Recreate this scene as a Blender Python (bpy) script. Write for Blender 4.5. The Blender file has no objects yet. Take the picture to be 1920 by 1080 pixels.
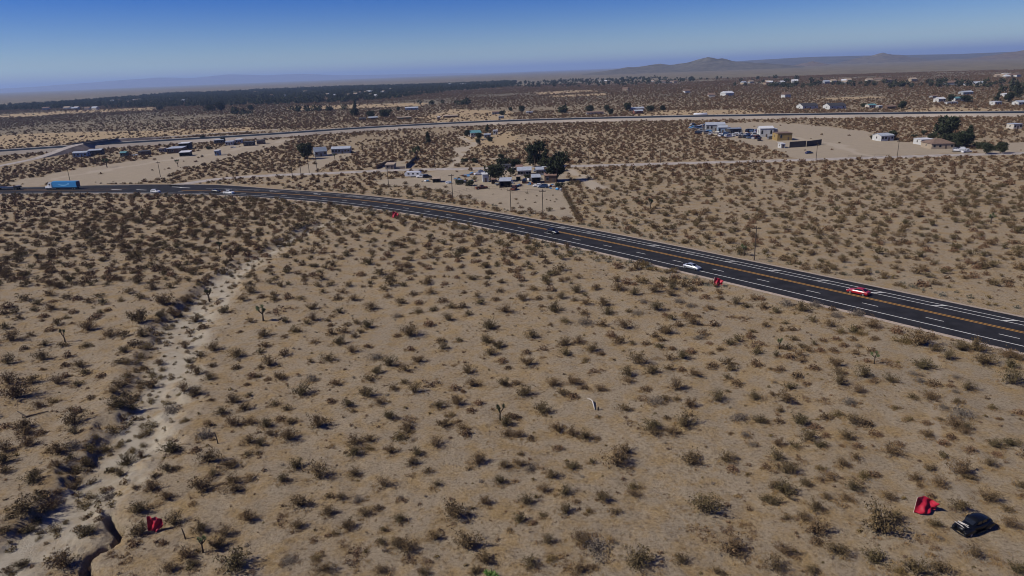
import bpy, math, random
import numpy as np
from mathutils import Matrix, Vector

# ------------------------------------------------------------------ camera, sky, sun, exposure
scene = bpy.context.scene
FPX, PITCH, ROLL, CAMH = 1280.0, math.radians(17.6), math.radians(2.2), 50.0
cam_d = bpy.data.cameras.new('camera'); cam = bpy.data.objects.new('camera', cam_d)
scene.collection.objects.link(cam); scene.camera = cam
cam_d.sensor_width = 36.0; cam_d.lens = FPX / 1920.0 * 36.0
cam_d.clip_start = 0.5; cam_d.clip_end = 120000.0
cam.matrix_world = (Matrix.Translation((0, 0, CAMH)) @ Matrix.Rotation(math.radians(90) - PITCH, 4, 'X')
                    @ Matrix.Rotation(-ROLL, 4, 'Z'))
SUN_EL, SUN_AZ = math.radians(43), math.radians(-10)          # azimuth measured from -X towards +Y
to_sun = Vector((-math.cos(SUN_AZ) * math.cos(SUN_EL), math.sin(SUN_AZ) * math.cos(SUN_EL), math.sin(SUN_EL)))
world = bpy.data.worlds.new('World'); scene.world = world; world.use_nodes = True
wn = world.node_tree.nodes; wl = world.node_tree.links; wn.clear()
sky = wn.new('ShaderNodeTexSky'); sky.sky_type = 'NISHITA'; sky.sun_disc = False
sky.sun_elevation = SUN_EL; sky.sun_rotation = math.atan2(to_sun.x, to_sun.y)
sky.air_density = 0.9; sky.dust_density = 0.1; sky.ozone_density = 5.0; sky.altitude = 900
bg = wn.new('ShaderNodeBackground'); bg.inputs['Strength'].default_value = 0.074
wo = wn.new('ShaderNodeOutputWorld')
hs = wn.new('ShaderNodeHueSaturation'); hs.inputs['Saturation'].default_value = 1.6; hs.inputs['Hue'].default_value = 0.533
wl.new(sky.outputs[0], hs.inputs['Color']); wl.new(hs.outputs[0], bg.inputs['Color']); wl.new(bg.outputs[0], wo.inputs['Surface'])
sun_d = bpy.data.lights.new('sun', 'SUN'); sun_d.energy = 5.0; sun_d.angle = math.radians(0.53)
sun_d.color = (1.0, 0.94, 0.84)
sun = bpy.data.objects.new('sun', sun_d); scene.collection.objects.link(sun)
sun.rotation_euler = (-to_sun).to_track_quat('-Z', 'Y').to_euler()
vs = scene.view_settings
vs.view_transform = 'Standard'; vs.look = 'None'; vs.gamma = 1.0; vs.use_curve_mapping = False
vs.exposure = 0.12
scene.cycles.filter_width = 1.0

rng = np.random.default_rng(7); random.seed(7)
COL = scene.collection

# ------------------------------------------------------------------ materials
MATS = {}
def mat(name, col, rough=0.8, metal=0.0, var=0.0, noise=0.0, nscale=6.0, objvar=None, spec=0.3, bump=0.0):
    """Principled material; noise = grain of colour, objvar = second colour each object may lean to."""
    if name in MATS: return MATS[name]
    col = tuple(.8 * c for c in col); objvar = None if objvar is None else tuple(.8 * c for c in objvar)
    m = bpy.data.materials.new(name); m.use_nodes = True
    nt = m.node_tree; b = nt.nodes['Principled BSDF']
    b.inputs['Roughness'].default_value = rough; b.inputs['Metallic'].default_value = metal
    b.inputs['Specular IOR Level'].default_value = spec
    b.inputs['Base Color'].default_value = (*col, 1)
    src = None
    if objvar is not None:
        oi = nt.nodes.new('ShaderNodeObjectInfo'); mx = nt.nodes.new('ShaderNodeMix'); mx.data_type = 'RGBA'
        nt.links.new(oi.outputs['Random'], mx.inputs['Factor'])
        mx.inputs[6].default_value = (*col, 1); mx.inputs[7].default_value = (*objvar, 1); src = mx.outputs[2]
    if noise > 0:
        tc = nt.nodes.new('ShaderNodeTexCoord'); n = nt.nodes.new('ShaderNodeTexNoise')
        n.inputs['Scale'].default_value = nscale; n.inputs['Detail'].default_value = 5
        nt.links.new(tc.outputs['Object'], n.inputs['Vector'])
        mr = nt.nodes.new('ShaderNodeMapRange'); mr.inputs[1].default_value = 0.3; mr.inputs[2].default_value = 0.7
        mr.inputs[3].default_value = 1 - noise; mr.inputs[4].default_value = 1 + noise
        nt.links.new(n.outputs['Fac'], mr.inputs[0])
        mu = nt.nodes.new('ShaderNodeMix'); mu.data_type = 'RGBA'; mu.blend_type = 'MULTIPLY'; mu.inputs['Factor'].default_value = 1
        if src is not None: nt.links.new(src, mu.inputs[6])
        else: mu.inputs[6].default_value = (*col, 1)
        nt.links.new(mr.outputs[0], mu.inputs[7]); src = mu.outputs[2]
        if bump > 0:
            bp = nt.nodes.new('ShaderNodeBump'); bp.inputs['Strength'].default_value = bump
            nt.links.new(n.outputs['Fac'], bp.inputs['Height']); nt.links.new(bp.outputs[0], b.inputs['Normal'])
    if src is not None: nt.links.new(src, b.inputs['Base Color'])
    MATS[name] = m; return m

# ------------------------------------------------------------------ mesh helpers
class MB:
    def __init__(s): s.v = []; s.f = []
    def quad(s, a, b, c, d):
        n = len(s.v); s.v += [a, b, c, d]; s.f.append((n, n + 1, n + 2, n + 3)); return s
    def tri(s, a, b, c):
        n = len(s.v); s.v += [a, b, c]; s.f.append((n, n + 1, n + 2)); return s
    def box(s, x0, x1, y0, y1, z0, z1, M=None):
        P = [(x0, y0, z0), (x1, y0, z0), (x1, y1, z0), (x0, y1, z0), (x0, y0, z1), (x1, y0, z1), (x1, y1, z1), (x0, y1, z1)]
        if M is not None: P = [tuple(M @ Vector(p)) for p in P]
        n = len(s.v); s.v += P
        s.f += [tuple(n + i for i in q) for q in ((3, 2, 1, 0), (4, 5, 6, 7), (0, 1, 5, 4), (1, 2, 6, 5), (2, 3, 7, 6), (3, 0, 4, 7))]
        return s
    def loft(s, rings, caps=True):
        k = len(rings[0]); n = len(s.v)
        for r in rings: s.v += [tuple(p) for p in r]
        for i in range(len(rings) - 1):
            for j in range(k):
                a = n + i * k + j; b = n + i * k + (j + 1) % k
                s.f.append((a, b, b + k, a + k))
        if caps:
            s.f.append(tuple(n + j for j in reversed(range(k))))
            s.f.append(tuple(n + (len(rings) - 1) * k + j for j in range(k)))
        return s
    def tube(s, pts, rad, k=6):
        pts = [Vector(p) for p in pts]; rings = []
        for i, p in enumerate(pts):
            d = (pts[min(i + 1, len(pts) - 1)] - pts[max(i - 1, 0)]).normalized()
            a = d.orthogonal().normalized() if abs(d.z) > 0.9 else d.cross(Vector((0, 0, 1))).normalized()
            b = d.cross(a); r = float(rad[i] if hasattr(rad, "__len__") else rad)
            rings.append([p + r * (math.cos(t) * a + math.sin(t) * b) for t in [2 * math.pi * j / k for j in range(k)]])
        return s.loft(rings)
    def disc_y(s, x, z, y0, y1, r, k=14):           # short cylinder with its axis along y
        ring = lambda y: [(x + r * math.cos(2 * math.pi * j / k), y, z + r * math.sin(2 * math.pi * j / k)) for j in range(k)]
        return s.loft([ring(y0), ring(y1)])
    def mesh(s, name):
        me = bpy.data.meshes.new(name); me.from_pydata([tuple(p) for p in s.v], [], s.f); me.update(); return me

def link(name, me, m=None, parent=None, smooth=False):
    o = bpy.data.objects.new(name, me); COL.objects.link(o)
    if m is not None and len(me.materials) == 0: me.materials.append(m)
    if smooth: me.polygons.foreach_set('use_smooth', [True] * len(me.polygons))
    if parent is not None: o.parent = parent
    return o
def part(name, mb, m, parent, smooth=False): return link(name, mb.mesh(name), m, parent, smooth)
def tag(o, label, cat, group=None):
    o['label'] = label; o['category'] = cat
    if group: o['group'] = group
    return o
def thing(name, label, cat, loc, rz=0.0, group=None, scale=1.0):
    o = bpy.data.objects.new(name, None); COL.objects.link(o); o.empty_display_size = 0.3
    o.location = loc; o.rotation_euler = (0, 0, rz)
    o.scale = scale if hasattr(scale, '__len__') else (scale,) * 3
    return tag(o, label, cat, group)
def copy_tree(src, parent=None):
    c = src.copy(); COL.objects.link(c); c.parent = parent
    for ch in src.children: copy_tree(ch, c)
    return c

# ------------------------------------------------------------------ from a bearing seen in the photograph to a spot on the ground
def ray(x, y):
    u = x - 960.0; v = 540.0 - y; c, s = math.cos(ROLL), math.sin(ROLL)
    u2 = u * c + v * s; v2 = -u * s + v * c
    return np.array([u2, FPX * math.cos(PITCH) + v2 * math.sin(PITCH), -FPX * math.sin(PITCH) + v2 * math.cos(PITCH)])
def flat(x, y, z=0.0):
    d = ray(x, y); t = (CAMH - z) / -d[2]; return np.array([d[0] * t, d[1] * t])
def flats(pts): return np.array([flat(*p) for p in pts])
def spot(x, y):                                       # on the real terrain
    z = 0.0
    for _ in range(4):
        p = flat(x, y, z); z = float(terrain(p[:1], p[1:])[0])
    return Vector((p[0], p[1], z))
def mpp(x, y):                                        # metres per photograph pixel at that spot
    p = flat(x, y); depth = p[1] * math.cos(PITCH) + CAMH * math.sin(PITCH); return float(depth / FPX)

def seg_dist(x, y, poly):
    """distance to a polyline, signed side (+ right of travel), parameter along it"""
    best = np.full(x.shape, 1e9); side = np.zeros(x.shape); par = np.zeros(x.shape); L = 0.0
    tot = sum(math.dist(poly[i], poly[i + 1]) for i in range(len(poly) - 1))
    for i in range(len(poly) - 1):
        ax, ay = poly[i]; bx, by = poly[i + 1]; dx, dy = bx - ax, by - ay; l2 = dx * dx + dy * dy
        t = np.clip(((x - ax) * dx + (y - ay) * dy) / l2, 0, 1)
        d = np.hypot(x - ax - t * dx, y - ay - t * dy)
        m = d < best
        best = np.where(m, d, best); side = np.where(m, np.sign((x - ax) * dy - (y - ay) * dx), side)
        par = np.where(m, (L + t * math.sqrt(l2)) / tot, par); L += math.sqrt(l2)
    return best, side, par
def inside(x, y, poly):
    r = np.zeros(x.shape, bool); n = len(poly); j = n - 1
    for i in range(n):
        xi, yi = poly[i]; xj, yj = poly[j]
        c = ((yi > y) != (yj > y)) & (x < (xj - xi) * (y - yi) / (yj - yi + 1e-12) + xi)
        r ^= c; j = i
    return r
def sstep(a, b, t):
    u = np.clip((t - a) / (b - a), 0, 1); return u * u * (3 - 2 * u)
def smooth_line(P, n=200):
    """resample a polyline by arc length after a light smoothing"""
    P = np.array(P, float)
    for _ in range(3):
        Q = [P[0]]
        for i in range(len(P) - 1): Q += [P[i] * .75 + P[i + 1] * .25, P[i] * .25 + P[i + 1] * .75]
        Q.append(P[-1]); P = np.array(Q)
    s = np.r_[0, np.cumsum(np.hypot(*np.diff(P, axis=0).T))]; t = np.linspace(0, s[-1], n)
    return np.c_[np.interp(t, s, P[:, 0]), np.interp(t, s, P[:, 1])], s[-1]

# ------------------------------------------------------------------ plan of the place
yel = flats([(2300, 708), (2100, 664), (1920, 624.4), (1828, 604), (1719, 579.2), (1631, 559.5), (1500, 531.5), (1410, 511.5), (1260, 478.8), (1200, 466.5),
             (1100, 446), (1016, 429.5), (950, 416.5), (900, 407.8), (833, 395.5), (767, 385), (700, 377), (633, 371), (550, 365.2), (467, 361),
             (400, 358.3), (320, 356.6), (240, 356.3), (160, 356.6), (80, 357.2), (0, 358), (-150, 360.5), (-300, 363.5), (-500, 368)])
AX0, AX1 = yel[0][0], yel[-1][0]
pf = np.polyfit(yel[:, 0] / 100, yel[:, 1], 7)
rx = np.linspace(AX0, AX1, 400)
ROAD, ROADLEN = smooth_line(np.c_[rx, np.polyval(pf, rx / 100)], 420)
FRONT, FRONTLEN = smooth_line(flats([(318, 348), (345, 345), (375, 340), (417, 334.5), (467, 331), (533, 327.5), (630, 324.5), (697, 320.5), (763, 318.5), (815, 317.5),
                                     (909, 315.5), (1000, 313), (1090, 311), (1200, 308.5), (1280, 306), (1397, 303), (1480, 300.5), (1597, 297), (1700, 293.5), (1810, 290), (1930, 287), (2100, 282)]), 260)
CANAL, CANALLEN = smooth_line(flats([(-300, 307), (-120, 296), (0, 288), (100, 281.3), (145, 278.3), (252, 271.3), (317, 267.3), (417, 261.8), (517, 255.5), (655, 245.5), (760, 239.5), (855, 234.5), (955, 230.3), (1080, 226.7), (1210, 223.7),
                                     (1435, 220), (1690, 216.8), (1920, 215.5), (2200, 213)]), 240)
CROSS, CROSSLEN = smooth_line(flats([(-250, 360), (-100, 330), (0, 311), (67, 297.5), (150, 281), (197, 273.5), (232, 268.5), (262, 263.5), (317, 257), (400, 250), (520, 243)]), 120)
TRACKS = [smooth_line(flats(p), 60)[0] for p in (
    [(840, 318), (852, 306), (861, 296), (859, 285), (874, 274), (884, 266), (872, 259), (866, 254)],
    [(940, 300), (905, 296), (880, 302), (858, 300)],
    [(1640, 295), (1600, 283), (1565, 272), (1500, 259), (1440, 247)],
    [(1075, 318), (1095, 338), (1120, 352)],
    [(110, 335), (200, 318), (290, 303), (380, 291), (470, 276), (540, 262)],
    [(965, 145), (975, 152), (988, 162)])]
NEARTRACKS = [smooth_line(flats(p), 60)[0] for p in ([(1752, 640), (1762, 700), (1745, 760), (1765, 850), (1800, 930), (1835, 985)], [(0, 838), (60, 822), (120, 790), (150, 740)])]
WASH = flats([(668, 400), (640, 406), (600, 420), (540, 447), (480, 483), (430, 513), (385, 555), (345, 600), (318, 650), (300, 700), (285, 740), (268, 775), (245, 815), (215, 855), (180, 900), (130, 950), (60, 1010), (-40, 1090), (-200, 1200)])
GULLY = flats([(197, 958), (206, 975), (224, 993), (216, 1008), (190, 1026), (163, 1046), (158, 1062), (168, 1085), (160, 1130)])
LOTS = [flats(p) for p in (
    [(10, 351), (50, 336), (120, 320), (240, 304), (320, 289), (400, 279), (480, 264), (570, 258), (515, 275), (465, 286), (420, 299), (355, 313), (315, 332), (262, 342), (150, 347)],
    [(700, 338), (760, 331), (830, 320), (905, 319), (1000, 316), (1062, 326), (1058, 366), (1082, 412), (1030, 402), (960, 392), (900, 378), (855, 369), (800, 350), (740, 348)],
    [(543, 327), (575, 309), (592, 296), (600, 290), (662, 280), (660, 290), (622, 306), (597, 325)],
    [(1290, 240), (1340, 231), (1420, 229), (1520, 234), (1600, 243), (1650, 256), (1740, 272), (1830, 284), (1790, 289), (1650, 292), (1540, 298), (1500, 298), (1475, 289), (1420, 273), (1360, 260)],
    [(1820, 285), (1880, 268), (1960, 266), (1960, 286), (1880, 288)],
    [(700, 322), (715, 306), (765, 300), (772, 312), (760, 318)])]
STRAW = [flats(p) for p in (
    [(-100, 284), (100, 272), (200, 264), (320, 254), (480, 246), (480, 238), (300, 245), (150, 247), (-100, 258)],
    [(0, 215), (140, 207), (290, 201), (300, 206), (120, 214), (0, 222)],
    [(1150, 222), (1240, 207), (1380, 206), (1450, 213), (1452, 219)],
    [(1000, 173), (1095, 168), (1130, 171), (1010, 178)], [(1022, 180), (1140, 174), (1140, 178), (1035, 183)],
    [(860, 257), (960, 245), (975, 262), (940, 276), (880, 278)],
    [(1660, 208), (1760, 200), (1920, 208), (1920, 213), (1720, 213)],
    [(780, 222), (845, 205), (960, 208), (955, 226), (830, 232)],
    [(1530, 184), (1650, 180), (1660, 184), (1540, 188)], [(540, 200), (700, 195), (800, 192), (790, 199), (620, 205), (540, 207)])]
LOT_TREES = []

def vnoise(x, y, s, seed=0):
    """cheap smooth value noise in numpy"""
    x = x / s; y = y / s; xi = np.floor(x).astype(np.int64); yi = np.floor(y).astype(np.int64); fx = x - xi; fy = y - yi
    def hsh(a, b):
        n = (a * 374761393 + b * 668265263 + seed * 1274126177) & 0x7fffffff
        n = ((n ^ (n >> 13)) * 1274126177) & 0x7fffffff
        return ((n ^ (n >> 16)) & 0xffff) / 65535.0
    u = fx * fx * (3 - 2 * fx); v = fy * fy * (3 - 2 * fy)
    return (hsh(xi, yi) * (1 - u) + hsh(xi + 1, yi) * u) * (1 - v) + (hsh(xi, yi + 1) * (1 - u) + hsh(xi + 1, yi + 1) * u) * v
def bumps(x, y):
    return (0.22 * np.sin(x * .061 + 1.3) * np.sin(y * .047 + .4) + 0.13 * np.sin(x * .17 + y * .11) + 0.07 * np.sin(x * .43 - y * .31 + 2) + 0.05 * np.sin(x * .9 + 1) * np.sin(y * .8))
def terrain(x, y):
    x = np.asarray(x, float); y = np.asarray(y, float)
    h = np.zeros(x.shape); r = np.hypot(x, y)
    h += bumps(x, y) * np.clip(1.3 - r / 500, 0.15, 1)
    k = r < 330
    h[k] += ((vnoise(x[k], y[k], 2.3, 31) - .5) * .20 + (vnoise(x[k], y[k], .95, 32) - .5) * .12) * np.clip(1.6 - r[k] / 190, 0, 1)
    near = (r < 420) & (x < 60)
    if near.any():
        xs, ys = x[near], y[near]
        d, s, p = seg_dist(xs, ys, WASH)
        w = 1.3 + 1.6 * sstep(.25, .55, p) + .5 * np.sin(ys * .23); dep = 1.2 * sstep(.01, .06, p) * (0.75 + .25 * np.sin(ys * .09))
        wig = .5 * np.sin(ys * .55 + xs * .3) + 3.2 * (vnoise(xs, ys, 2.6, 33) - .5) + 1.2 * (vnoise(xs, ys, .9, 34) - .5)
        sd = d * np.where(s > 0, 1, -1)              # travelling towards the camera: left bank of the photo has s < 0 or > 0, see side
        lft = -sd if WASHSIDE < 0 else sd
        prof = np.where(lft > 0, 1 - sstep(w + wig, w + wig + 2.6, lft), 1 - sstep(w * .4 + wig, w + 6.5 + wig, -lft))
        rim = np.where(lft > 0, np.exp(-((lft - w - 4) / 3.0) ** 2) * .4, 0) * sstep(0, .05, p)
        d2, s2, p2 = seg_dist(xs, ys, GULLY)
        g = .5 * (1 - sstep(.3, 1.7, d2 + .8 * (vnoise(xs, ys, .9, 36) - .5))) * sstep(0, .05, p2) + (1 - sstep(.15, .62, d2 + .45 * (vnoise(xs, ys, 1.2, 35) - .5) - .2 * np.sin(p2 * 9))) * 1.8 * sstep(0, .05, p2)
        rag = ((vnoise(xs, ys, .55, 37) - .5) * .35 + (vnoise(xs, ys, 1.7, 38) - .5) * .5) * np.maximum(4 * prof * (1 - prof), np.exp(-(d2 / 2.2) ** 2) * .8) * (r[near] < 220)
        hh = h[near] * (1 - .6 * prof) + rag - dep * prof + rim - g
        h[near] = hh
    d, _, _ = seg_dist(x, y, ROAD[::6]); f = sstep(13, 24, d); h = h * f - .04 * (1 - f)
    k = (r > 180) & (r < 720)
    if k.any():
        d, _, _ = seg_dist(x[k], y[k], FRONT[::8]); f = sstep(6, 14, d); h[k] = h[k] * f - .04 * (1 - f)
        d, _, _ = seg_dist(x[k], y[k], CROSS[::6]); f = sstep(8, 16, d); h[k] = h[k] * f - .04 * (1 - f)
    return h
WASHSIDE = 1

# ------------------------------------------------------------------ zones of the ground
def zones(x, y):
    r = np.hypot(x, y); Z = np.zeros((4,) + x.shape)
    wx = x + (vnoise(x, y, 9, 1) - .5) * r * .02; wy = y + (vnoise(x, y, 9, 2) - .5) * r * .03
    m = (r < 420) & (x < 60)
    d, s, p = seg_dist(wx[m], wy[m], WASH)
    d = np.where(s > 0, d * 1.35, d * .72) + 2.2 * (vnoise(x[m], y[m], 2.4, 42) - .5)
    Z[0][m] = (1 - sstep(.6 + 1.8 * sstep(.2, .5, p), 3.0 + 3.2 * sstep(.2, .5, p), d)) * sstep(0, .08, p)
    for L in LOTS: Z[1] = np.maximum(Z[1], inside(wx, wy, L))
    for T in TRACKS:
        lo, hi = T.min(0) - 30, T.max(0) + 30
        k = (x > lo[0]) & (x < hi[0]) & (y > lo[1]) & (y < hi[1])
        if k.any():
            d, _, _ = seg_dist(wx[k], wy[k], T); Z[2][k] = np.maximum(Z[2][k], 1 - sstep(2.0, 4.0, d * np.clip(600 / r[k], .3, 1)))
    for T in NEARTRACKS:
        k = (r < 260)
        if k.any():
            d, _, _ = seg_dist(x[k], y[k], T); Z[2][k] = np.maximum(Z[2][k], .35 * (1 - sstep(.25, .8, d + .5 * (vnoise(x[k], y[k], 1.5, 41) - .5))))
    for S in STRAW: Z[3] = np.maximum(Z[3], inside(wx, wy, S))
    return Z

# ------------------------------------------------------------------ ground sheet: rings of growing spacing out to the horizon
def build_ground():
    R = [0.5, 12, 26, 38, 46]
    while R[-1] < 115: R.append(R[-1] * 1.0046)
    while R[-1] < 3000: R.append(R[-1] * 1.0085)
    while R[-1] < 60000: R.append(R[-1] * 1.035)
    A = list(np.radians(np.arange(-43, 43.001, .15))) + list(np.radians(np.arange(46, 316.9, 5.9)))
    R = np.array(R); A = np.array(A); na = len(A)
    X = R[:, None] * np.sin(A)[None]; Y = R[:, None] * np.cos(A)[None]
    x, y = X.ravel(), Y.ravel()
    h = np.zeros(x.shape); k = np.hypot(x, y) < 900
    h[k] = terrain(x[k], y[k])
    me = bpy.data.meshes.new('ground')
    i, j = np.meshgrid(np.arange(len(R) - 1), np.arange(na), indexing='ij'); j2 = (j + 1) % na
    F = np.stack([i * na + j, (i + 1) * na + j, (i + 1) * na + j2, i * na + j2], -1).reshape(-1, 4)[:, ::-1]
    me.vertices.add(len(x)); me.vertices.foreach_set('co', np.c_[x, y, h].astype(np.float32).ravel())
    me.loops.add(F.size); me.loops.foreach_set('vertex_index', F.ravel().astype(np.int32))
    me.polygons.add(len(F)); me.polygons.foreach_set('loop_start', np.arange(0, F.size, 4, dtype=np.int32))
    me.update(calc_edges=True)
    me.polygons.foreach_set('use_smooth', np.ones(len(F), bool))
    Z = zones(x, y)
    at = me.attributes.new('zone', 'FLOAT_COLOR', 'POINT'); at.data.foreach_set('color', Z.T.astype(np.float32).ravel())
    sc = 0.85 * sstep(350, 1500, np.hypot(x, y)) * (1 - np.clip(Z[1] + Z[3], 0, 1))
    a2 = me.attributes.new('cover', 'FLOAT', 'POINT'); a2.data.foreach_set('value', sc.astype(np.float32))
    return me

def ground_mat():
    m = bpy.data.materials.new('desert_sand'); m.use_nodes = True; nt = m.node_tree; N = nt.nodes; L = nt.links
    b = N['Principled BSDF']; b.inputs['Roughness'].default_value = 0.95; b.inputs['Specular IOR Level'].default_value = 0.1
    geo = N.new('ShaderNodeNewGeometry')
    def noise(scale, detail=4, rough=.55):
        n = N.new('ShaderNodeTexNoise'); n.inputs['Scale'].default_value = scale; n.inputs['Detail'].default_value = detail
        n.inputs['Roughness'].default_value = rough; L.new(geo.outputs['Position'], n.inputs['Vector']); return n.outputs['Fac']
    def ramp(f, lo, hi):
        r = N.new('ShaderNodeMapRange'); r.inputs[1].default_value = lo; r.inputs[2].default_value = hi; L.new(f, r.inputs[0]); return r.outputs[0]
    def mixc(f, a, c, mode='MIX'):
        x = N.new('ShaderNodeMix'); x.data_type = 'RGBA'; x.blend_type = mode
        if isinstance(f, float): x.inputs['Factor'].default_value = f
        else: L.new(f, x.inputs['Factor'])
        for s, v in ((6, a), (7, c)):
            if isinstance(v, tuple): x.inputs[s].default_value = (*v, 1)
            else: L.new(v, x.inputs[s])
        return x.outputs[2]
    def mul(a, c):
        x = N.new('ShaderNodeMath'); x.operation = 'MULTIPLY'
        for s, v in ((0, a), (1, c)):
            if isinstance(v, float): x.inputs[s].default_value = v
            else: L.new(v, x.inputs[s])
        return x.outputs[0]
    z = N.new('ShaderNodeAttribute'); z.attribute_name = 'zone'; sp = N.new('ShaderNodeSeparateColor'); L.new(z.outputs['Color'], sp.inputs[0])
    cv = N.new('ShaderNodeAttribute'); cv.attribute_name = 'cover'
    big = noise(.035, 5); mid = noise(.28, 5, .65); fine = noise(2.6, 6, .7); grit = noise(9.0, 3, .8)
    c = mixc(ramp(big, .35, .65), (.315, .242, .168), (.342, .250, .158))
    c = mixc(ramp(mid, .42, .70), c, (.325, .255, .18))
    c = mixc(mul(ramp(mid, .54, .34), .85), c, (.33, .215, .095))                 # straw coloured litter
    c = mixc(mul(ramp(fine, .52, .62), .75), c, (.16, .115, .075))                # twigs, dark grit
    c = mixc(mul(ramp(fine, .46, .36), .55), c, (.44, .345, .235))
    c = mixc(mul(ramp(grit, .55, .68), .75), c, (.13, .095, .065))
    lot = mixc(ramp(mid, .35, .65), (.375, .305, .23), (.33, .26, .19))
    c = mixc(mul(sp.outputs[1], .85), c, lot)
    c = mixc(mul(z.outputs['Alpha'], .7), c, (.40, .285, .165))
    c = mixc(mul(sp.outputs[0], ramp(mid, .25, .6)), c, (.435, .37, .29))
    c = mixc(sp.outputs[2], c, (.40, .325, .25))
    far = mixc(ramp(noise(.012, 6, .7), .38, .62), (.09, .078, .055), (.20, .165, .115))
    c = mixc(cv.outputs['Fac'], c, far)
    c = mixc(1.0, c, (.79, .825, .81), 'MULTIPLY')
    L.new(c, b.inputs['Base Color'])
    add = N.new('ShaderNodeMath'); add.operation = 'ADD'; L.new(fine, add.inputs[0]); L.new(mul(grit, .5), add.inputs[1])
    bp = N.new('ShaderNodeBump'); bp.inputs['Strength'].default_value = .9; bp.inputs['Distance'].default_value = .3
    L.new(add.outputs[0], bp.inputs['Height']); L.new(bp.outputs[0], b.inputs['Normal'])
    return m
ground = link('ground', build_ground(), ground_mat()); ground['kind'] = 'structure'

# ------------------------------------------------------------------ strips along a line
def normals(P):
    t = np.gradient(P, axis=0); t /= np.hypot(t[:, 0], t[:, 1])[:, None]; return np.c_[t[:, 1], -t[:, 0]]       # to the right of travel
def strip(mb, P, o0, o1, z0, z1, i0=0, i1=None):
    n = normals(P)[i0:i1]; Q = P[i0:i1]; k = len(mb.v)
    cut = lambda a: a[i0:i1] if np.ndim(a) and len(a) == len(P) else a
    o0, o1, z0, z1 = cut(o0), cut(o1), cut(z0), cut(z1)
    o0 = np.broadcast_to(o0, len(Q)); o1 = np.broadcast_to(o1, len(Q)); z0 = np.broadcast_to(z0, len(Q)); z1 = np.broadcast_to(z1, len(Q))
    for a in range(len(Q)):
        mb.v += [(*(Q[a] + n[a] * o0[a]), z0[a]), (*(Q[a] + n[a] * o1[a]), z1[a])]
    for a in range(len(Q) - 1): mb.f.append((k + 2 * a, k + 2 * a + 2, k + 2 * a + 3, k + 2 * a + 1))
    return mb
class Line:
    """points along a smoothed line by distance"""
    def __init__(s, P): s.P = P; s.s = np.r_[0, np.cumsum(np.hypot(*np.diff(P, axis=0).T))]; s.n = normals(P)
    def at(s, d, off=0.0):
        q = np.array([np.interp(d, s.s, s.P[:, 0]), np.interp(d, s.s, s.P[:, 1])]); n = np.array([np.interp(d, s.s, s.n[:, 0]), np.interp(d, s.s, s.n[:, 1])])
        return q + n / np.hypot(*n) * off
    def locate(s, p):
        i = int(np.argmin(np.hypot(s.P[:, 0] - p[0], s.P[:, 1] - p[1]))); return s.s[i], float(np.dot(np.array(p) - s.P[i], s.n[i])), i
    def heading(s, d):
        a, b = s.at(d - 2), s.at(d + 2); return math.atan2(b[1] - a[1], b[0] - a[0])
RL = Line(ROAD)      # ROAD runs from the right of the photo to the left: right of travel = far side
def struct(o): o['kind'] = 'structure'; return o

M_asph = mat('asphalt', (.024, .024, .027), .9, noise=.35, nscale=.35, spec=.08)
M_white = mat('road_white', (.58, .57, .54), .7, noise=.35, nscale=3)
M_yel = mat('road_yellow', (.52, .27, .06), .7, noise=.18, nscale=3)
M_pink = mat('edge_gravel', (.36, .295, .235), .9, noise=.25, nscale=1.5)
NEAR, FAR = -10.6, 8.9
i_x = RL.locate(flat(300, 356))[2]; i_w = RL.locate(flat(420, 357))[2]
far_off = np.full(len(ROAD), FAR)
idx = np.arange(len(ROAD)); far_off = far_off + 8.5 * sstep(i_w - 25, i_x - 6, idx) * (1 - .75 * sstep(i_x + 12, i_x + 70, idx))
near_off = np.full(len(ROAD), NEAR) + 1.2 * sstep(i_w - 40, i_x, idx)
hw = strip(MB(), ROAD, near_off, far_off, .05, .05)
strip(hw, ROAD, near_off - .5, near_off, -.25, .05); strip(hw, ROAD, far_off, far_off + .5, .05, -.25)
highway = struct(part('highway', hw, M_asph, None))
sh = strip(MB(), ROAD, near_off - 1.1, near_off - .3, -.01, .075); strip(sh, ROAD, near_off - .3, near_off - .05, .075, .058)
part('edge_gravel', sh, M_pink, highway)
sh = strip(MB(), ROAD, far_off + .05, far_off + .3, .058, .07); strip(sh, ROAD, far_off + .3, far_off + 1.1, .07, -.01)
part('edge_gravel', sh, M_pink, highway)
LZ = .062
n_nr = len(ROAD)
part('edge_line', strip(MB(), ROAD, -7.52, -7.24, LZ, LZ), M_white, highway)
part('centre_line', strip(MB(), ROAD, -.42, -.2, LZ, LZ, 0, i_x - 8), M_yel, highway)
part('centre_line', strip(MB(), ROAD, .2, .42, LZ, LZ, 0, i_x - 8), M_yel, highway)
part('centre_line', strip(MB(), ROAD, -.4, -.2, LZ, LZ, i_x + 14, None), M_yel, highway)
part('centre_line', strip(MB(), ROAD, 3.2, 3.4, LZ, LZ, i_x + 14, None), M_yel, highway)
part('edge_line', strip(MB(), ROAD, far_off - 1.9, far_off - 1.7, LZ, LZ, i_x + 20, None), M_white, highway)
i_b = RL.locate(flat(628, 371))[2]                      # the hatched buffer starts here, a turn lane lies beyond
part('buffer_line', strip(MB(), ROAD, 4.18, 4.42, LZ, LZ, 0, i_b), M_white, highway)
part('buffer_line', strip(MB(), ROAD, 6.18, 6.42, LZ, LZ, 0, i_b), M_white, highway)
part('edge_line', strip(MB(), ROAD, 6.2, 6.38, LZ, LZ, i_b - 1, i_x - 14), M_white, highway)
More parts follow.
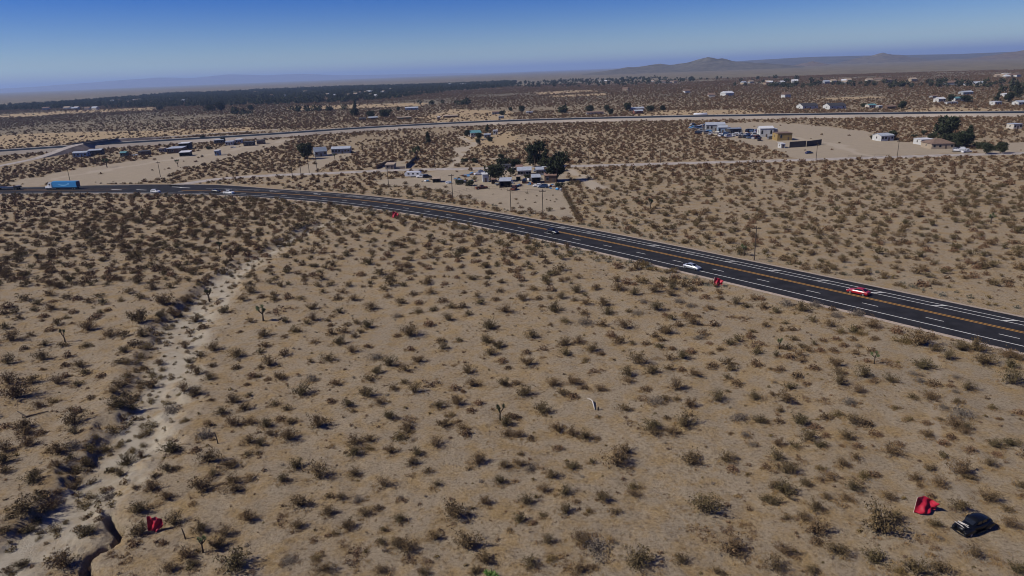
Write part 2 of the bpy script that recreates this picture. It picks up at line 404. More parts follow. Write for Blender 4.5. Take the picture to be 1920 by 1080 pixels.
def ribbon(d0, d1, o0, o1, w, z=LZ, n=4):
    mb = MB()
    for k in range(n):
        t0, t1 = k / n, (k + 1) / n
        a0 = RL.at(d0 + (d1 - d0) * t0, o0 + (o1 - o0) * t0); a1 = RL.at(d0 + (d1 - d0) * t1, o0 + (o1 - o0) * t1)
        t = a1 - a0; t = t / np.hypot(*t); q = np.array([-t[1], t[0]]) * w / 2
        mb.quad((*(a0 - q), z), (*(a1 - q), z), (*(a1 + q), z), (*(a0 + q), z))
    return mb
d0 = RL.locate(flat(1512, 547.8))[0]; dash = 12.58
k0 = -int(d0 // dash)
for k in range(k0, 60):
    s = d0 + k * dash
    if s + 4 > RL.s[i_x] and k > 0: break
    part('lane_dash', ribbon(s - 3.3, s, -3.85, -3.85, .24), M_white, highway)
dt = RL.locate(flat(1557, 529))[0]
for k in range(-12, 30):
    s = dt + 2.0 + k * dash
    if s < 5 or s > RL.s[i_b]: continue
    part('buffer_stripe', ribbon(s - 2.1, s, 6.28, 4.3, .36, LZ + .006), M_white, highway)
dl = RL.s[i_b]
while dl < RL.s[i_x] - 20:                                # dashes of the turn lane
    part('lane_dash', ribbon(dl, dl + 3.0, 3.6, 3.6, .24), M_white, highway); dl += 12.58
def arrow(d, off, flip=1):
    mb = ribbon(d, d + 2.6 , off, off, .45, LZ, 2)
    a, b, c = RL.at(d + 2.4, off - .9), RL.at(d + 4.6, off), RL.at(d + 2.4, off + .9)
    mb.tri((*a, LZ), (*b, LZ), (*c, LZ)); return mb
for px, py in ((512, 358.5), (597, 364), (428, 354.7)):
    s, o, _ = RL.locate(flat(px, py)); part('turn_arrow', arrow(s - 2, o), M_white, highway)
for px, py in ((349, 352.2), (333, 351), (216, 355.8), (265, 356.2)):
    s, o, _ = RL.locate(flat(px, py)); part('turn_arrow', ribbon(s - 3.5, s + 3.5, o - .6, o + .6, .8), M_white, highway)
part('stop_line', ribbon(RL.s[i_x] - 2, RL.s[i_x] + 6, far_off[i_x] - 1.5, far_off[i_x] - 1.2, .5), M_white, highway)

# the old paved road behind the highway, the canal and the road that bridges it
M_old = mat('old_asphalt', (.34, .30, .26), .9, noise=.3, nscale=.25)
fr = strip(MB(), FRONT, -4.2, 4.2, .05, .05); strip(fr, FRONT, -5.0, -4.2, -.3, .05); strip(fr, FRONT, 4.2, 5.0, .05, -.3)
struct(part('frontage_road', fr, M_old, None))
M_bank = mat('canal_bank_earth', (.34, .29, .235), .95, noise=.22, nscale=.03)
M_conc = mat('canal_concrete', (.45, .41, .36), .9, noise=.12, nscale=.05)
M_water = mat('canal_water', (.020, .026, .032), .7, spec=.03)
bank = MB()
for a in ((20.5, 15.5, -.3, 2.3), (-12.8, -16.5, 2.35, 2.3), (-16.5, -22, 2.3, -.3), (15.5, 12.7, 2.3, 2.35)): strip(bank, CANAL, *a)
canal_bank = struct(part('canal_bank', bank, M_bank, None))
lin = MB()
for a in ((12.7, 12.1, 2.35, 1.7), (-11.9, -12.8, 1.7, 2.35)): strip(lin, CANAL, *a)
part('canal_lining', lin, M_conc, canal_bank)
struct(part('canal_water', strip(MB(), CANAL, 12.5, -12.3, 2.2, 2.2), M_water, None))
dc, _, _ = seg_dist(CROSS[:, 0], CROSS[:, 1], CANAL)
cz = .04 + 4.6 * (1 - sstep(18, 85, dc))
cr = strip(MB(), CROSS, -3.8, 3.8, cz, cz)
cro = struct(part('crossing_road', cr, M_old, None))
cr = strip(MB(), CROSS, -3.8 - 1.5 * cz, -3.8, -.3, cz - .01); strip(cr, CROSS, 3.8, 3.8 + 1.5 * cz, cz - .01, -.3)
part('embankment', cr, mat('embankment_earth', (.30, .235, .17), .95, noise=.3, nscale=.2), cro)
ib = int(np.argmin(dc)); CL = Line(CROSS); sB = CL.s[ib]; pB = CL.at(sB); hB = CL.heading(sB)
bridge = thing('canal_bridge', 'low dark concrete road bridge over the canal at far left', 'bridge', (pB[0], pB[1], 0), hB)
M_cd = mat('bridge_concrete', (.16, .145, .13), .9, noise=.2, nscale=.3)
part('deck', MB().box(-22, 22, -5, 5, 4.05, 4.62), M_cd, bridge)
for sy in (-1, 1): part('parapet', MB().box(-22, 22, sy * 5.2 - .2, sy * 5.2 + .2, 4.1, 5.5), M_cd, bridge)
for sx in (-14, 14): part('pier', MB().box(sx - .8, sx + .8, -5, 5, 0, 4.04), M_cd, bridge)

# ------------------------------------------------------------------ hills
def hill(name, crest, D, W, colA, colB, rough=.35, seed=1, kn=140.0, M=None):
    az, hh = [], []
    for px, py in crest:
        d = ray(px, py); az.append(math.atan2(d[0], d[1])); hh.append(CAMH + d[2] / math.hypot(d[0], d[1]) * D)
    az = np.array(az); hh = np.array(hh); na = max(60, int((az[-1] - az[0]) * D / (W / 18))); na = min(na, 260); nr = 40
    A = np.linspace(az[0], az[-1], na); T = np.linspace(-1, 1, nr)
    AA, TT = np.meshgrid(A, T); Hh = np.interp(AA, az, hh)
    R = D + W * TT; X = R * np.sin(AA); Y = R * np.cos(AA)
    nz = vnoise(X, Y, kn * 3, seed) * .55 + vnoise(X, Y, kn, seed + 1) * .3 + vnoise(X, Y, kn / 3, seed + 2) * .15
    prof = np.clip(1 - np.abs(TT) ** 1.1, 0, 1) * np.where(np.abs(TT) < .08, 1, (1 - rough) + rough * 1.6 * nz)
    prof = np.minimum(prof, 1.0 + .03 * nz)
    Z = Hh * prof - 3.0 * (np.abs(TT) ** 6)
    Z[:, 0] = Z[:, -1] = -3
    Z += (vnoise(X, Y, kn * .5, seed + 5) - .5) * (.24 if kn < 200 else .06) * np.maximum(Hh, 0) * np.clip(prof * 1.5 - .3, 0, 1)
    mb = MB(); mb.v = np.c_[X.ravel(), Y.ravel(), Z.ravel()].tolist()
    for i in range(nr - 1):
        for j in range(na - 1): mb.f.append((i * na + j, i * na + j + 1, (i + 1) * na + j + 1, (i + 1) * na + j))
    m = mat(name + '_rock', colA, .95, noise=.45, nscale=3.0 / kn, spec=.1)
    return struct(part('hills', mb, m, None, True))
hill('near', [(1085, 141), (1120, 135), (1150, 131), (1175, 126.5), (1205, 124), (1237, 120.5), (1260, 122), (1290, 118), (1310, 112), (1328, 107.5), (1345, 111), (1360, 110.5), (1380, 114), (1420, 117.5), (1470, 121), (1520, 126), (1570, 132), (1620, 140)],
     6200, 900, (.115, .105, .078), None, seed=3)
hill('plateau', [(1180, 126), (1300, 119), (1380, 115), (1440, 111), (1500, 107.5), (1560, 105.5), (1620, 104), (1700, 103), (1800, 101), (1920, 96), (2150, 86)], 11500, 2600, (.10, .09, .072), None, rough=.12, seed=13, kn=420)
hill('knob', [(1555, 122), (1590, 113), (1620, 107), (1640, 103.5), (1656, 99), (1668, 101), (1690, 104), (1730, 110), (1780, 117), (1820, 121)], 8200, 800, (.13, .11, .08), None, seed=21)
hill('right', [(1750, 118), (1800, 113), (1850, 105), (1890, 99), (1920, 94), (1960, 89), (2020, 86), (2150, 92), (2300, 100)], 7600, 900, (.15, .115, .08), None, seed=31)
hill('small', [(1480, 124), (1505, 119), (1525, 115), (1545, 119), (1575, 124)], 7000, 500, (.15, .115, .08), None, seed=41, kn=80)
hill('left_range', [(-200, 176), (0, 166), (60, 163), (150, 156), (230, 150), (300, 145), (360, 146), (430, 139), (500, 141), (560, 138), (640, 141), (760, 139), (900, 136.5)], 32000, 4000, (.16, .13, .11), None, seed=51, kn=900)

# ------------------------------------------------------------------ shrubs
M_creo = mat('creosote_leaf', (.115, .092, .046), .9, objvar=(.19, .126, .068), noise=.35, nscale=7, spec=.03)
M_olive = mat('olive_leaf', (.19, .13, .05), .9, objvar=(.14, .105, .045), noise=.3, nscale=7, spec=.03)
M_grey = mat('grey_leaf', (.21, .18, .14), .9, objvar=(.17, .135, .105), noise=.3, nscale=7, spec=.1)
M_dry = mat('dry_leaf', (.22, .145, .085), .9, objvar=(.17, .11, .07), noise=.3, nscale=7, spec=.1)
M_twig = mat('shrub_twig', (.17, .135, .105), .9, objvar=(.13, .10, .075), spec=.1)
M_scrub = mat('scrub_leaf', (.14, .098, .054), .9, objvar=(.20, .118, .068), noise=.3, nscale=5, spec=.1)
M_sage = mat('sage_leaf', (.18, .175, .135), .9, objvar=(.12, .11, .075), noise=.3, nscale=6, spec=.1)
M_straw = mat('straw', (.36, .25, .115), .9, objvar=(.30, .19, .09), spec=.1)

def leaf(mb, p, s, rnd, up=0.0):
    a = Vector((rnd.gauss(0, 1), rnd.gauss(0, 1), rnd.gauss(0, 1) + up)).normalized(); b = a.orthogonal().normalized()
    b = (b * math.cos(rnd.random() * 6.28) + a.cross(b) * math.sin(rnd.random() * 6.28))
    w = s * .5; p = Vector(p)
    mb.quad(p - b * w, p + a * s * .5 - b * w * .2, p + a * s + b * w * .2, p + b * w)
def creosote(seed, leaves=30, stems=40, tall=.56, size=.042):
    r = random.Random(seed); fo, br = MB(), MB(); lean = r.uniform(-.1, .1)
    sx, sy = r.uniform(.85, 1.1), r.uniform(.8, 1.05); gap = r.uniform(0, 6.28)
    for k in range(stems):
        az = r.uniform(0, 6.283); tilt = r.uniform(.12, 1.25) ** .9; ln = r.uniform(.38, .60) * (.72 + .45 * math.sin(min(tilt, 1.4)))
        if abs((az - gap + 3.14) % 6.28 - 3.14) < .5: ln *= .6
        base = Vector((r.gauss(0, .05), r.gauss(0, .05), 0)); d = Vector((math.cos(az) * math.sin(tilt) * sx + lean, math.sin(az) * math.sin(tilt) * sy, math.cos(tilt) * tall / .55))
        mid = base + d * ln * .55 + Vector((r.gauss(0, .02), r.gauss(0, .02), .02)); tip = base + d * ln + Vector((r.gauss(0, .03), r.gauss(0, .03), r.uniform(-.02, .05)))
        w = Vector((-math.sin(az), math.cos(az), 0)) * .009
        br.quad(base - w, base + w, mid + w * .7, mid - w * .7); br.tri(mid - w * .7, mid + w * .7, tip)
        if r.random() < .35:
            t2 = tip + Vector((r.gauss(0, .05), r.gauss(0, .05), r.uniform(.03, .12))); br.tri(mid - w * .6, mid + w * .6, t2)
        for j in range(leaves):
            t = r.random() ** .75 * .85 + .2
            c = base.lerp(mid, min(1, t * 1.8)) if t < .55 else mid.lerp(tip, min(1.05, (t - .55) / .45))
            c = c + Vector((r.gauss(0, .048), r.gauss(0, .048), r.gauss(0, .035))); c.z = max(c.z, .015)
            leaf(fo, c, size * r.uniform(.6, 1.35), r, .5)
    return fo.mesh('foliage'), br.mesh('branches')
def dome(seed, n=330, tall=.5, size=.055, lobes=5, up=1.2):
    r = random.Random(seed); fo, br = MB(), MB()
    L = [(r.gauss(0, .17), r.gauss(0, .15), r.uniform(.24, .36)) for _ in range(lobes)]
    for k in range(n):
        cx, cy, cr = r.choice(L); az = r.uniform(0, 6.283); q = r.random() ** .5; el = math.asin(r.random())
        leaf(fo, (cx + cr * q * math.cos(az) * math.cos(el), cy + cr * q * math.sin(az) * math.cos(el), max(.02, tall * (cr / .33) * q * math.sin(el))), size * r.uniform(.6, 1.4), r, up)
    for k in range(16):
        az = r.uniform(0, 6.28); w = Vector((-math.sin(az), math.cos(az), 0)) * .008; t = Vector((math.cos(az) * .36, math.sin(az) * .36, tall * r.uniform(.5, 1.05)))
        br.tri(-w, w, t)
    return fo.mesh('foliage'), br.mesh('branches')
def clump(seed):                                   # low dead mat of separate tufts on little mounds
    r = random.Random(seed); fo, br = MB(), MB()
    for k in range(15):
        cx, cy = r.gauss(0, .22), r.gauss(0, .2); cr = r.uniform(.06, .13)
        for j in range(20):
            az = r.uniform(0, 6.283); q = r.random() ** .6
            leaf(fo, (cx + cr * q * math.cos(az), cy + cr * q * math.sin(az), max(.01, cr * .8 * (1 - q * q) * r.random() + .01)), .05 * r.uniform(.6, 1.4), r, .8)
    for k in range(10):
        az = r.uniform(0, 6.28); w = Vector((-math.sin(az), math.cos(az), 0)) * .006
        br.tri(-w, w, (math.cos(az) * .3, math.sin(az) * .3, .1))
    return fo.mesh('foliage'), br.mesh('branches')
def lowbush(seed, n=85, size=.15, tall=.5):
    r = random.Random(seed); mb = MB()
    for k in range(n):
        az = r.uniform(0, 6.283); q = r.random() ** .55; el = math.asin(r.random())
        leaf(mb, (.44 * q * math.cos(az) * math.cos(el), .40 * q * math.sin(az) * math.cos(el), max(.02, tall * q * math.sin(el) * .85)), size * r.uniform(.6, 1.3), r, .6)
    return mb.mesh('scrub')
def tuft(seed):
    r = random.Random(seed); mb = MB()
    for k in range(26):
        az = r.uniform(0, 6.28); b = Vector((r.gauss(0, .28), r.gauss(0, .28), 0)); w = Vector((-math.sin(az), math.cos(az), 0)) * .045
        mb.tri(b - w, b + w, b + Vector((math.cos(az) * .22, math.sin(az) * .22, r.uniform(.18, .5))))
    return mb.mesh('grass')
def setmat(me, m): me.materials.append(m); return me
PRO = {'d': [creosote(10 + i, tall=.52 + .03 * (i % 4)) for i in range(9)] + [creosote(40 + i, leaves=18, stems=46, size=.038) for i in range(4)],
       'o': [dome(60 + i, 700, .5, .042, 5) for i in range(4)], 'g': [dome(70 + i, 700, .36, .04, 6) for i in range(4)], 'f': [clump(80 + i) for i in range(5)]}
for k, m in (('d', M_creo), ('o', M_olive), ('g', M_grey), ('f', M_dry)):
    for fo, br in PRO[k]: setmat(fo, m); setmat(br, M_twig)
NAME = {'d': 'creosote_bush', 'o': 'olive_shrub', 'g': 'grey_shrub', 'f': 'dry_clump'}
LOOK = {'d': ('dark brown green creosote bush', 'bush'), 'o': ('rounded golden olive shrub', 'shrub'), 'g': ('grey mounded desert shrub', 'shrub'), 'f': ('flat brown dead clump', 'dry plant')}

# shrubs read off the photograph: tile origin, then x y width (quarter pixels) and kind
TILES = {
(0, 810): "200 40 150;210 125 140;40 170 150;40 250 150;30 320 90;300 30 90;440 185 170;370 150 70 o;560 130 150 g;560 30 120;540 260 90;430 275 120;655 270 110;555 335 170 o;270 325 80;250 405 180;850 30 170 o;720 50 80 o;700 180 120 o;790 170 130 o;885 130 100 o;1090 45 120 o;1070 125 80 o;990 170 110 o;1060 205 110;840 310 90 o;960 270 160;905 350 130;1300 180 190;1540 75 170 g;1470 160 90;1870 100 130;1855 190 80;1570 250 170;1740 290 150;1880 370 100;1600 340 110;1740 400 140;1770 465 140;1255 310 130;1160 355 80;1320 290 70;1530 475 220;1140 460 150;1250 520 120;1010 435 60;690 400 90;820 445 80;780 470 60;560 445 130;440 490 80;180 640 280;400 600 150;640 580 130 o;660 520 110 o;800 530 160 g;1040 630 180;1310 720 190;1500 770 150;1860 675 140;650 660 80;750 610 80;740 670 80;490 700 60;220 770 140;30 760 100;420 770 140 o;290 810 70 o;640 800 170;1040 800 180;1010 870 90;1220 850 80;930 940 60 f;850 935 70 f;1680 800 160;1630 890 150;1390 960 150;1450 1030 130;1770 1060 280;1270 1070 160;940 985 70 f;180 1030 150;470 1050 230;60 1075 100;1440 545 40 f",
(480, 810): "110 40 110;245 80 170;35 120 110;15 170 60;550 120 50 f;740 110 130;850 85 110;740 190 140;840 145 80 o;1090 80 150 o;1180 70 50 g;1140 20 90;1020 175 120;1210 190 130;1160 265 120;1350 120 130;1570 35 100;1890 50 110;1660 265 150;1860 280 110;1840 400 110;300 290 140;200 390 130;470 370 230;740 345 130;960 430 160;1160 335 60 f;1290 315 80;1360 420 110;1715 555 130;1080 515 70 g;550 505 80;640 515 110;770 530 120 g;345 580 180;540 640 140;820 650 140;910 590 80;1080 690 120;1480 665 230;200 640 80 f;310 740 150;190 690 140 f;680 740 130;600 780 80 o;960 755 70;940 850 90;1060 880 160;1130 915 180;1340 820 120;1590 895 220;1715 1005 160;1640 1075 110;430 820 70 f;640 855 70 f;450 970 110 o;250 1000 140 g;760 940 200 f;740 1010 180 f;520 1075 160;1150 990 110 f;1270 985 80 f;940 1075 130;1260 1080 110;1905 750 50",
(960, 810): "40 55 110;140 65 80;345 15 90;440 40 110;550 70 130;640 65 60;1065 40 150;1200 35 120;345 145 90;60 270 110;65 180 60;150 300 130 g;450 290 120;600 245 70;790 280 230;840 180 130;1345 270 190;1610 240 140;1650 300 100;1900 280 90;1770 330 50 o;1760 40 90 g;1800 110 80 g;1640 20 40;300 355 120;240 465 130;400 490 160;110 560 150;670 525 140;915 440 120 o;910 500 130;480 535 50;400 625 130;230 645 70;575 620 80 o;770 620 90;60 690 120;160 700 60;20 380 40;1450 650 330;1340 740 110 f;1430 790 150 f;1610 760 120 f;1760 740 120 f;1790 800 110 f;1650 950 260;500 830 150;540 860 120;590 780 90 f;640 920 260 g;265 850 130;740 825 60 f;950 1040 280;1270 1000 140;140 1020 150;290 975 100 o;390 1030 110 f;500 1075 150;610 1040 90;390 935 50 f;1540 1080 120;1900 530 90;1890 1010 80 f;1700 490 40 f",
(1440, 810): "70 115 110;200 130 100;310 80 160;380 130 120;435 40 80;590 70 120;670 130 100;545 110 40;800 40 100;920 185 180;980 115 90;1190 50 110;1310 110 100;1370 60 90;1480 30 110;1520 160 100;1700 130 130;1830 120 140;1720 190 90;1660 270 130;1310 205 100;250 235 90 f;60 230 150;130 330 180;390 300 90 o;570 275 120;655 215 90;270 410 110;460 360 100;400 375 80;710 360 120 o;790 345 100;640 460 160;435 515 110;590 525 110;130 490 200;60 440 130;40 560 140;550 555 80 f;905 525 140;1210 300 100;1100 375 110;1140 415 60;1290 425 130;1220 500 80;1440 340 190;1510 370 100;1900 430 110;1910 500 80;1640 540 170;1430 600 160;1790 605 100;1810 740 190;350 600 140;270 670 120;140 665 80;360 790 220;370 850 100;930 680 140;830 800 330;1260 725 120;1160 830 100 f;1280 810 80 g;120 930 150;540 945 200;790 1000 210;1550 960 180;1250 890 60 f;60 1075 210;330 1080 120;1100 1080 200;1300 1075 170;970 1075 130 o;1860 1075 150;1720 1005 40 f;1210 930 60 f;1700 960 60 f",
(0, 540): "450 20 120;370 75 100;190 110 100;280 140 90;60 165 100;30 210 90;110 205 80;140 245 80;255 185 80;330 230 80;400 115 60;380 185 110;500 100 100;580 105 90;550 200 90;490 175 50;320 255 40;430 290 90;380 335 90;490 245 80 o;660 340 150;540 275 40;720 240 100;770 135 90;660 120 90;740 80 70;900 110 70 o;960 55 90;1050 95 100;1140 30 110;1280 15 80;1230 150 170;1400 140 110;750 200 60;810 180 60;90 420 170;35 320 90;185 470 70;340 450 110;230 370 60;470 450 80;640 460 100 o;830 385 130;1050 290 190;1200 235 110;1330 235 130;1470 270 120;1530 320 100;1420 350 80;1070 380 110;930 380 100;1250 330 90 o;1190 430 60 g;1390 470 110;1100 465 100 o;1000 440 100;1600 490 130;1500 530 90;1780 540 140;1420 580 110;1480 670 120;1570 700 120;1050 540 90 o;930 500 110;60 590 140;320 560 130;510 530 90;490 600 90;600 610 130;640 660 100;325 620 40 o;70 740 150;230 740 150;430 740 150;580 745 90;760 680 90;490 680 80;130 860 250;290 910 110;400 880 100 o;680 845 90;530 930 70;590 940 80;960 580 100 o;890 580 90;1200 590 110;1220 630 80 o;1070 620 70 o;950 690 100 o;900 760 150;850 800 110;1140 680 80 o;1210 690 80 o;1130 770 140;1060 760 60;1380 795 150;1450 830 130;1140 860 80 o;1260 885 80 o;970 880 100;920 970 180;1000 950 90;860 910 90;1290 970 180 g;1140 1060 130 o;560 1050 200;1770 620 80;1590 600 60;1890 680 90;1750 880 130;1830 930 110;1660 960 110;1570 1050 90;1750 1050 130;1870 1040 110;1870 820 60;1580 850 50;1390 1010 70 o;1010 1000 70;1680 200 110;1880 60 120;1820 110 100;1650 130 80;1540 130 60;1880 270 70;1800 340 50;1850 740 60;40 1060 100;180 1070 140;930 1070 90",
(480, 540): "140 110 90;130 70 80;240 95 100;330 95 70;40 85 70;420 180 110;500 45 70;610 100 90;650 50 80;730 110 110;960 30 90;990 80 80;1090 135 90;1180 65 90;1310 55 90;1220 130 80;1400 120 90;865 180 120;620 200 90;570 225 50;1460 165 80;1550 160 90;1330 185 80;1210 200 90 o;1060 230 90 g;1680 135 90;1660 80 70;1800 105 80;1830 40 80;1560 50 60;1870 200 120;1590 215 70;1440 260 110;200 205 190 f;215 270 80;430 260 120;380 280 70;540 260 50;560 295 60;680 290 60;750 275 70;840 315 110;290 350 110 o;210 380 60;60 380 120;560 360 80;660 350 90;780 345 60;740 380 60;440 425 70;620 440 120;720 500 110;840 455 70;1150 385 170;1060 370 60;1300 300 100;1390 420 100;1400 475 110;1520 410 70;1750 330 140;1730 430 110;1820 470 120;1760 525 140;1850 570 100;1890 615 60;1160 480 80;70 460 100;30 500 70;210 525 100;410 570 60;540 570 130;100 605 150;30 610 60;890 550 130 g;1000 610 160;900 655 110;1120 635 90;1220 575 120;1490 590 50 f;1590 655 110;1620 750 120;1490 770 100;1310 740 160 f;1110 725 70;1870 755 130;415 715 120 g;600 745 110;850 710 100;1030 775 80;1190 805 140;820 830 150;930 890 130;340 830 190;180 700 110;90 700 60;20 680 70;560 870 90;690 905 110;730 935 50;140 890 90;230 930 80;180 1005 100;260 1030 90;470 1065 170;80 1060 120;1000 1000 140;1130 1010 130 f;1370 910 110;1500 890 140;1610 940 90;1670 885 90;1460 970 80 o;1410 1060 140;1520 1010 40;1550 1075 90;1900 980 90;1870 1050 130;1130 1075 120;1550 790 50",
(960, 540): "80 110 110;160 30 90;290 35 100;200 95 70;280 90 60;370 95 110;220 150 60;310 200 150;470 105 60;480 50 110;545 70 60;550 135 90;540 210 80;500 165 40;690 150 120;630 25 90;800 35 130;920 70 120;1070 50 110;1190 75 110;1200 25 110;1350 35 100;1450 90 90;1550 50 70;1560 95 70;1680 140 110;1760 160 80;1880 165 90;1810 100 90;1870 100 80;720 215 120;870 190 60;940 215 100 g;990 120 90 g;1080 190 150;1150 220 70;1250 130 110 g;1320 160 110 g;1480 175 90;1310 230 100;1390 225 60;1200 250 80;410 270 90 o;540 295 140 g;290 285 40;680 300 90;840 325 160;1150 365 150;1070 380 80;1120 410 80;1350 290 130;1250 300 100;1510 300 100;1440 370 100;1650 240 90 f;1740 260 120 f;1900 300 70;1800 340 60;150 390 120;740 380 100;800 430 100;900 430 60;1010 440 90;390 450 120;500 430 110;600 490 120;670 510 70;400 520 110;240 485 140 f;110 505 80;120 600 140;550 565 80 o;230 530 40 f;1110 460 80;1200 470 60;1410 400 110 g;1480 430 60;1630 440 90;1690 410 90;1780 385 90;1830 460 170 f;1840 510 110;1500 505 60;1560 475 60;940 590 160;1180 555 90;1280 545 120;1340 500 90;1080 540 60 f;1050 660 130;870 680 120;870 725 100;1180 625 80;1270 635 80;1360 670 120;1500 610 110;1620 590 110;1640 635 100;1830 600 110;620 650 130 f;310 750 130;450 740 140;540 770 90;660 790 120;1000 785 100;1230 785 160;1610 690 80;1690 745 110;380 820 100;460 840 100;90 830 150;30 740 90;230 960 160;20 990 90;850 940 110;990 860 130 f;1090 890 150 g;1150 855 80;1230 850 60;1330 905 120;1540 870 160;1620 785 40;1820 855 140;1690 1005 180 g;1860 1030 130;880 1030 90 f;1300 1065 190;1050 1080 180;1160 990 60;340 1080 120;650 980 40",
(1440, 540): "60 195 80;250 195 140;160 150 140 g;350 160 130 g;480 180 80;330 260 90;460 305 110;500 240 130 g;130 280 60;175 330 80;100 330 60;550 350 90 o;640 350 100;670 315 70;700 230 150 g;780 320 140;700 365 80 o;640 400 70;800 400 80;965 350 110;1140 460 220;1030 430 130 o;1235 390 90;1250 490 110;1350 555 140;1450 490 150;1560 500 180;1630 600 190;1790 540 150;1880 560 120;1820 615 120;1820 750 220;85 460 60;140 475 90;195 405 70;60 520 70;160 540 100;230 520 90;250 565 80;300 490 80;390 490 90;345 435 60;250 460 80;410 410 70;510 400 80;490 490 90;570 450 80;680 450 70 g;650 510 90;775 490 80;740 565 80;890 575 110 f;930 600 130 f;1160 630 180;90 635 90;20 620 50;220 690 110;340 620 90;510 605 130;530 670 120;715 690 150;790 720 80;920 720 120;1090 665 100 g;1150 720 120 g;1240 750 110;1420 690 90 g;1500 780 120;1370 750 60;1390 795 80 g;160 770 100;290 735 70;540 750 160;670 800 130;130 880 160;30 815 70;55 720 50 g;310 855 80 f;440 870 110 f;630 885 140 g;1080 840 90;1220 860 150;1420 870 90;960 920 80 o;1060 1005 80 o;1310 920 100 g;1460 990 210 g;1290 1000 60;90 940 70;230 1040 150;430 1000 110;510 970 110 o;640 1040 170;740 1050 110;1400 1060 150;1480 1075 120;1190 1030 80;1690 920 80 o;1730 995 50;1880 960 90;80 1020 90;350 1070 110",
}
BUSH = []
for (ox, oy), s in TILES.items():
    for it in s.split(';'):
        t = it.split(); x, y, w = (float(q) for q in t[:3]); k = t[3] if len(t) > 3 else 'd'
        px, py = ox + x / 4, oy + (y - .16 * w) / 4
        BUSH.append((px, py, w / 4, k))
def where(px, py, P):
    dr = RL.locate((P.x, P.y))[1]
    if -24 < dr < 0: return 'beside the near edge of the highway'
    d, s, p = seg_dist(np.array([P.x]), np.array([P.y]), WASH)
    if d[0] < 6.5: return 'growing in the pale sandy wash'
    if s[0] > 0: return 'on the flat left of the sandy wash'
    if px > 1640 and py > 870: return 'on the sand around the old black car'
    if px < 620 and py > 800: return 'on the sand around the flag nearest the gully'
    if px < 620: return 'on the slope just right of the sandy wash'
    third = 'left of centre' if px < 880 else ('in the centre' if px < 1180 else 'right of centre')
    if py > 900: return 'near the bottom edge ' + third
    if px > 1440: return 'on the open sand below the red car'
    if py > 720: return 'on the near open sand ' + third
    return 'on the sand midway to the highway ' + third
SPECIAL = {}
MARKS = ((1733, 955, 'red flag by the old black car'), (1825, 995, 'old black car'), (290, 990, 'red flag by the gully'), (346, 1005, 'leaning post near the gully flag'), (381, 1030, 'spread crowned joshua tree'), (408, 825, 'short post by the wash'),
         (494, 595, 'tall upright joshua tree'), (938, 785, 'green headed young joshua tree'), (1109, 760, 'bleached white log'), (1639, 680, 'small joshua tree below the red car'), (1461, 650, 'bright green joshua tree'), (122, 640, 'thin joshua tree left of the wash'), (393, 562, 'joshua tree at the bend of the wash'), (62, 780, 'forked fallen log'), (1345, 535, 'roadside flag below the silver sedan'), (918, 1075, 'bright green yucca'), (205, 990, 'dark gully'))
cnt = {}
BUSH.sort(key=lambda b: -b[2])
extra = []; base_pts = []
for px, py, wpx, k in BUSH:
    P = spot(px, py); w = wpx * mpp(px, py) * 1.04
    base_pts.append((P, w))
    cnt[k] = cnt.get(k, 0) + 1
    if cnt[k] > 300: extra.append((P, w)); continue
    big = 'large ' if w > 3.0 else ('small ' if w < 1.4 else '')
    lab = big + LOOK[k][0] + ' ' + where(px, py, P)
    for mx, my, what in MARKS:
        if what is None or math.hypot(px - mx, py - my) > 75: continue
        side = ('left of' if px < mx else 'right of') if abs(px - mx) > 1.4 * abs(py - my) else ('behind' if py < my else 'in front of')
        if (what, side) in SPECIAL: continue
        SPECIAL[(what, side)] = 1; lab = big + LOOK[k][0].replace('dark brown green ', '') + ' just ' + side + ' the ' + what; break
    t = thing(NAME[k], lab, LOOK[k][1], P - Vector((0, 0, .03)), random.uniform(0, 6.28), lab.replace('bush ', 'bushes ').replace('shrub ', 'shrubs ').replace('clump ', 'clumps '), scale=(w, w, w * random.uniform(.85, 1.15)))
    fo, br = random.choice(PRO[k])
    link('foliage', fo, None, t); link('branches', br, None, t)

for px, py, wpx in ((988, 363, 6), (1006, 368, 5), (1037, 367, 4), (1043, 374, 5), (1040, 379, 5), (1032, 376.5, 4), (1025, 375, 4), (1017.5, 371.5, 4), (1003, 380, 6), (985, 375, 4), (968, 375, 7), (971, 382, 5), (977, 390, 14), (993, 394, 14), (962, 391, 10), (938, 382, 8), (1055, 392, 12), (1030, 396, 14), (890, 338, 14), (835, 352, 8), (782, 351, 14), (760, 345, 12), (810, 338, 9)):
    P = spot(px, py); extra.append((P, wpx * mpp(px, py) * 1.1))
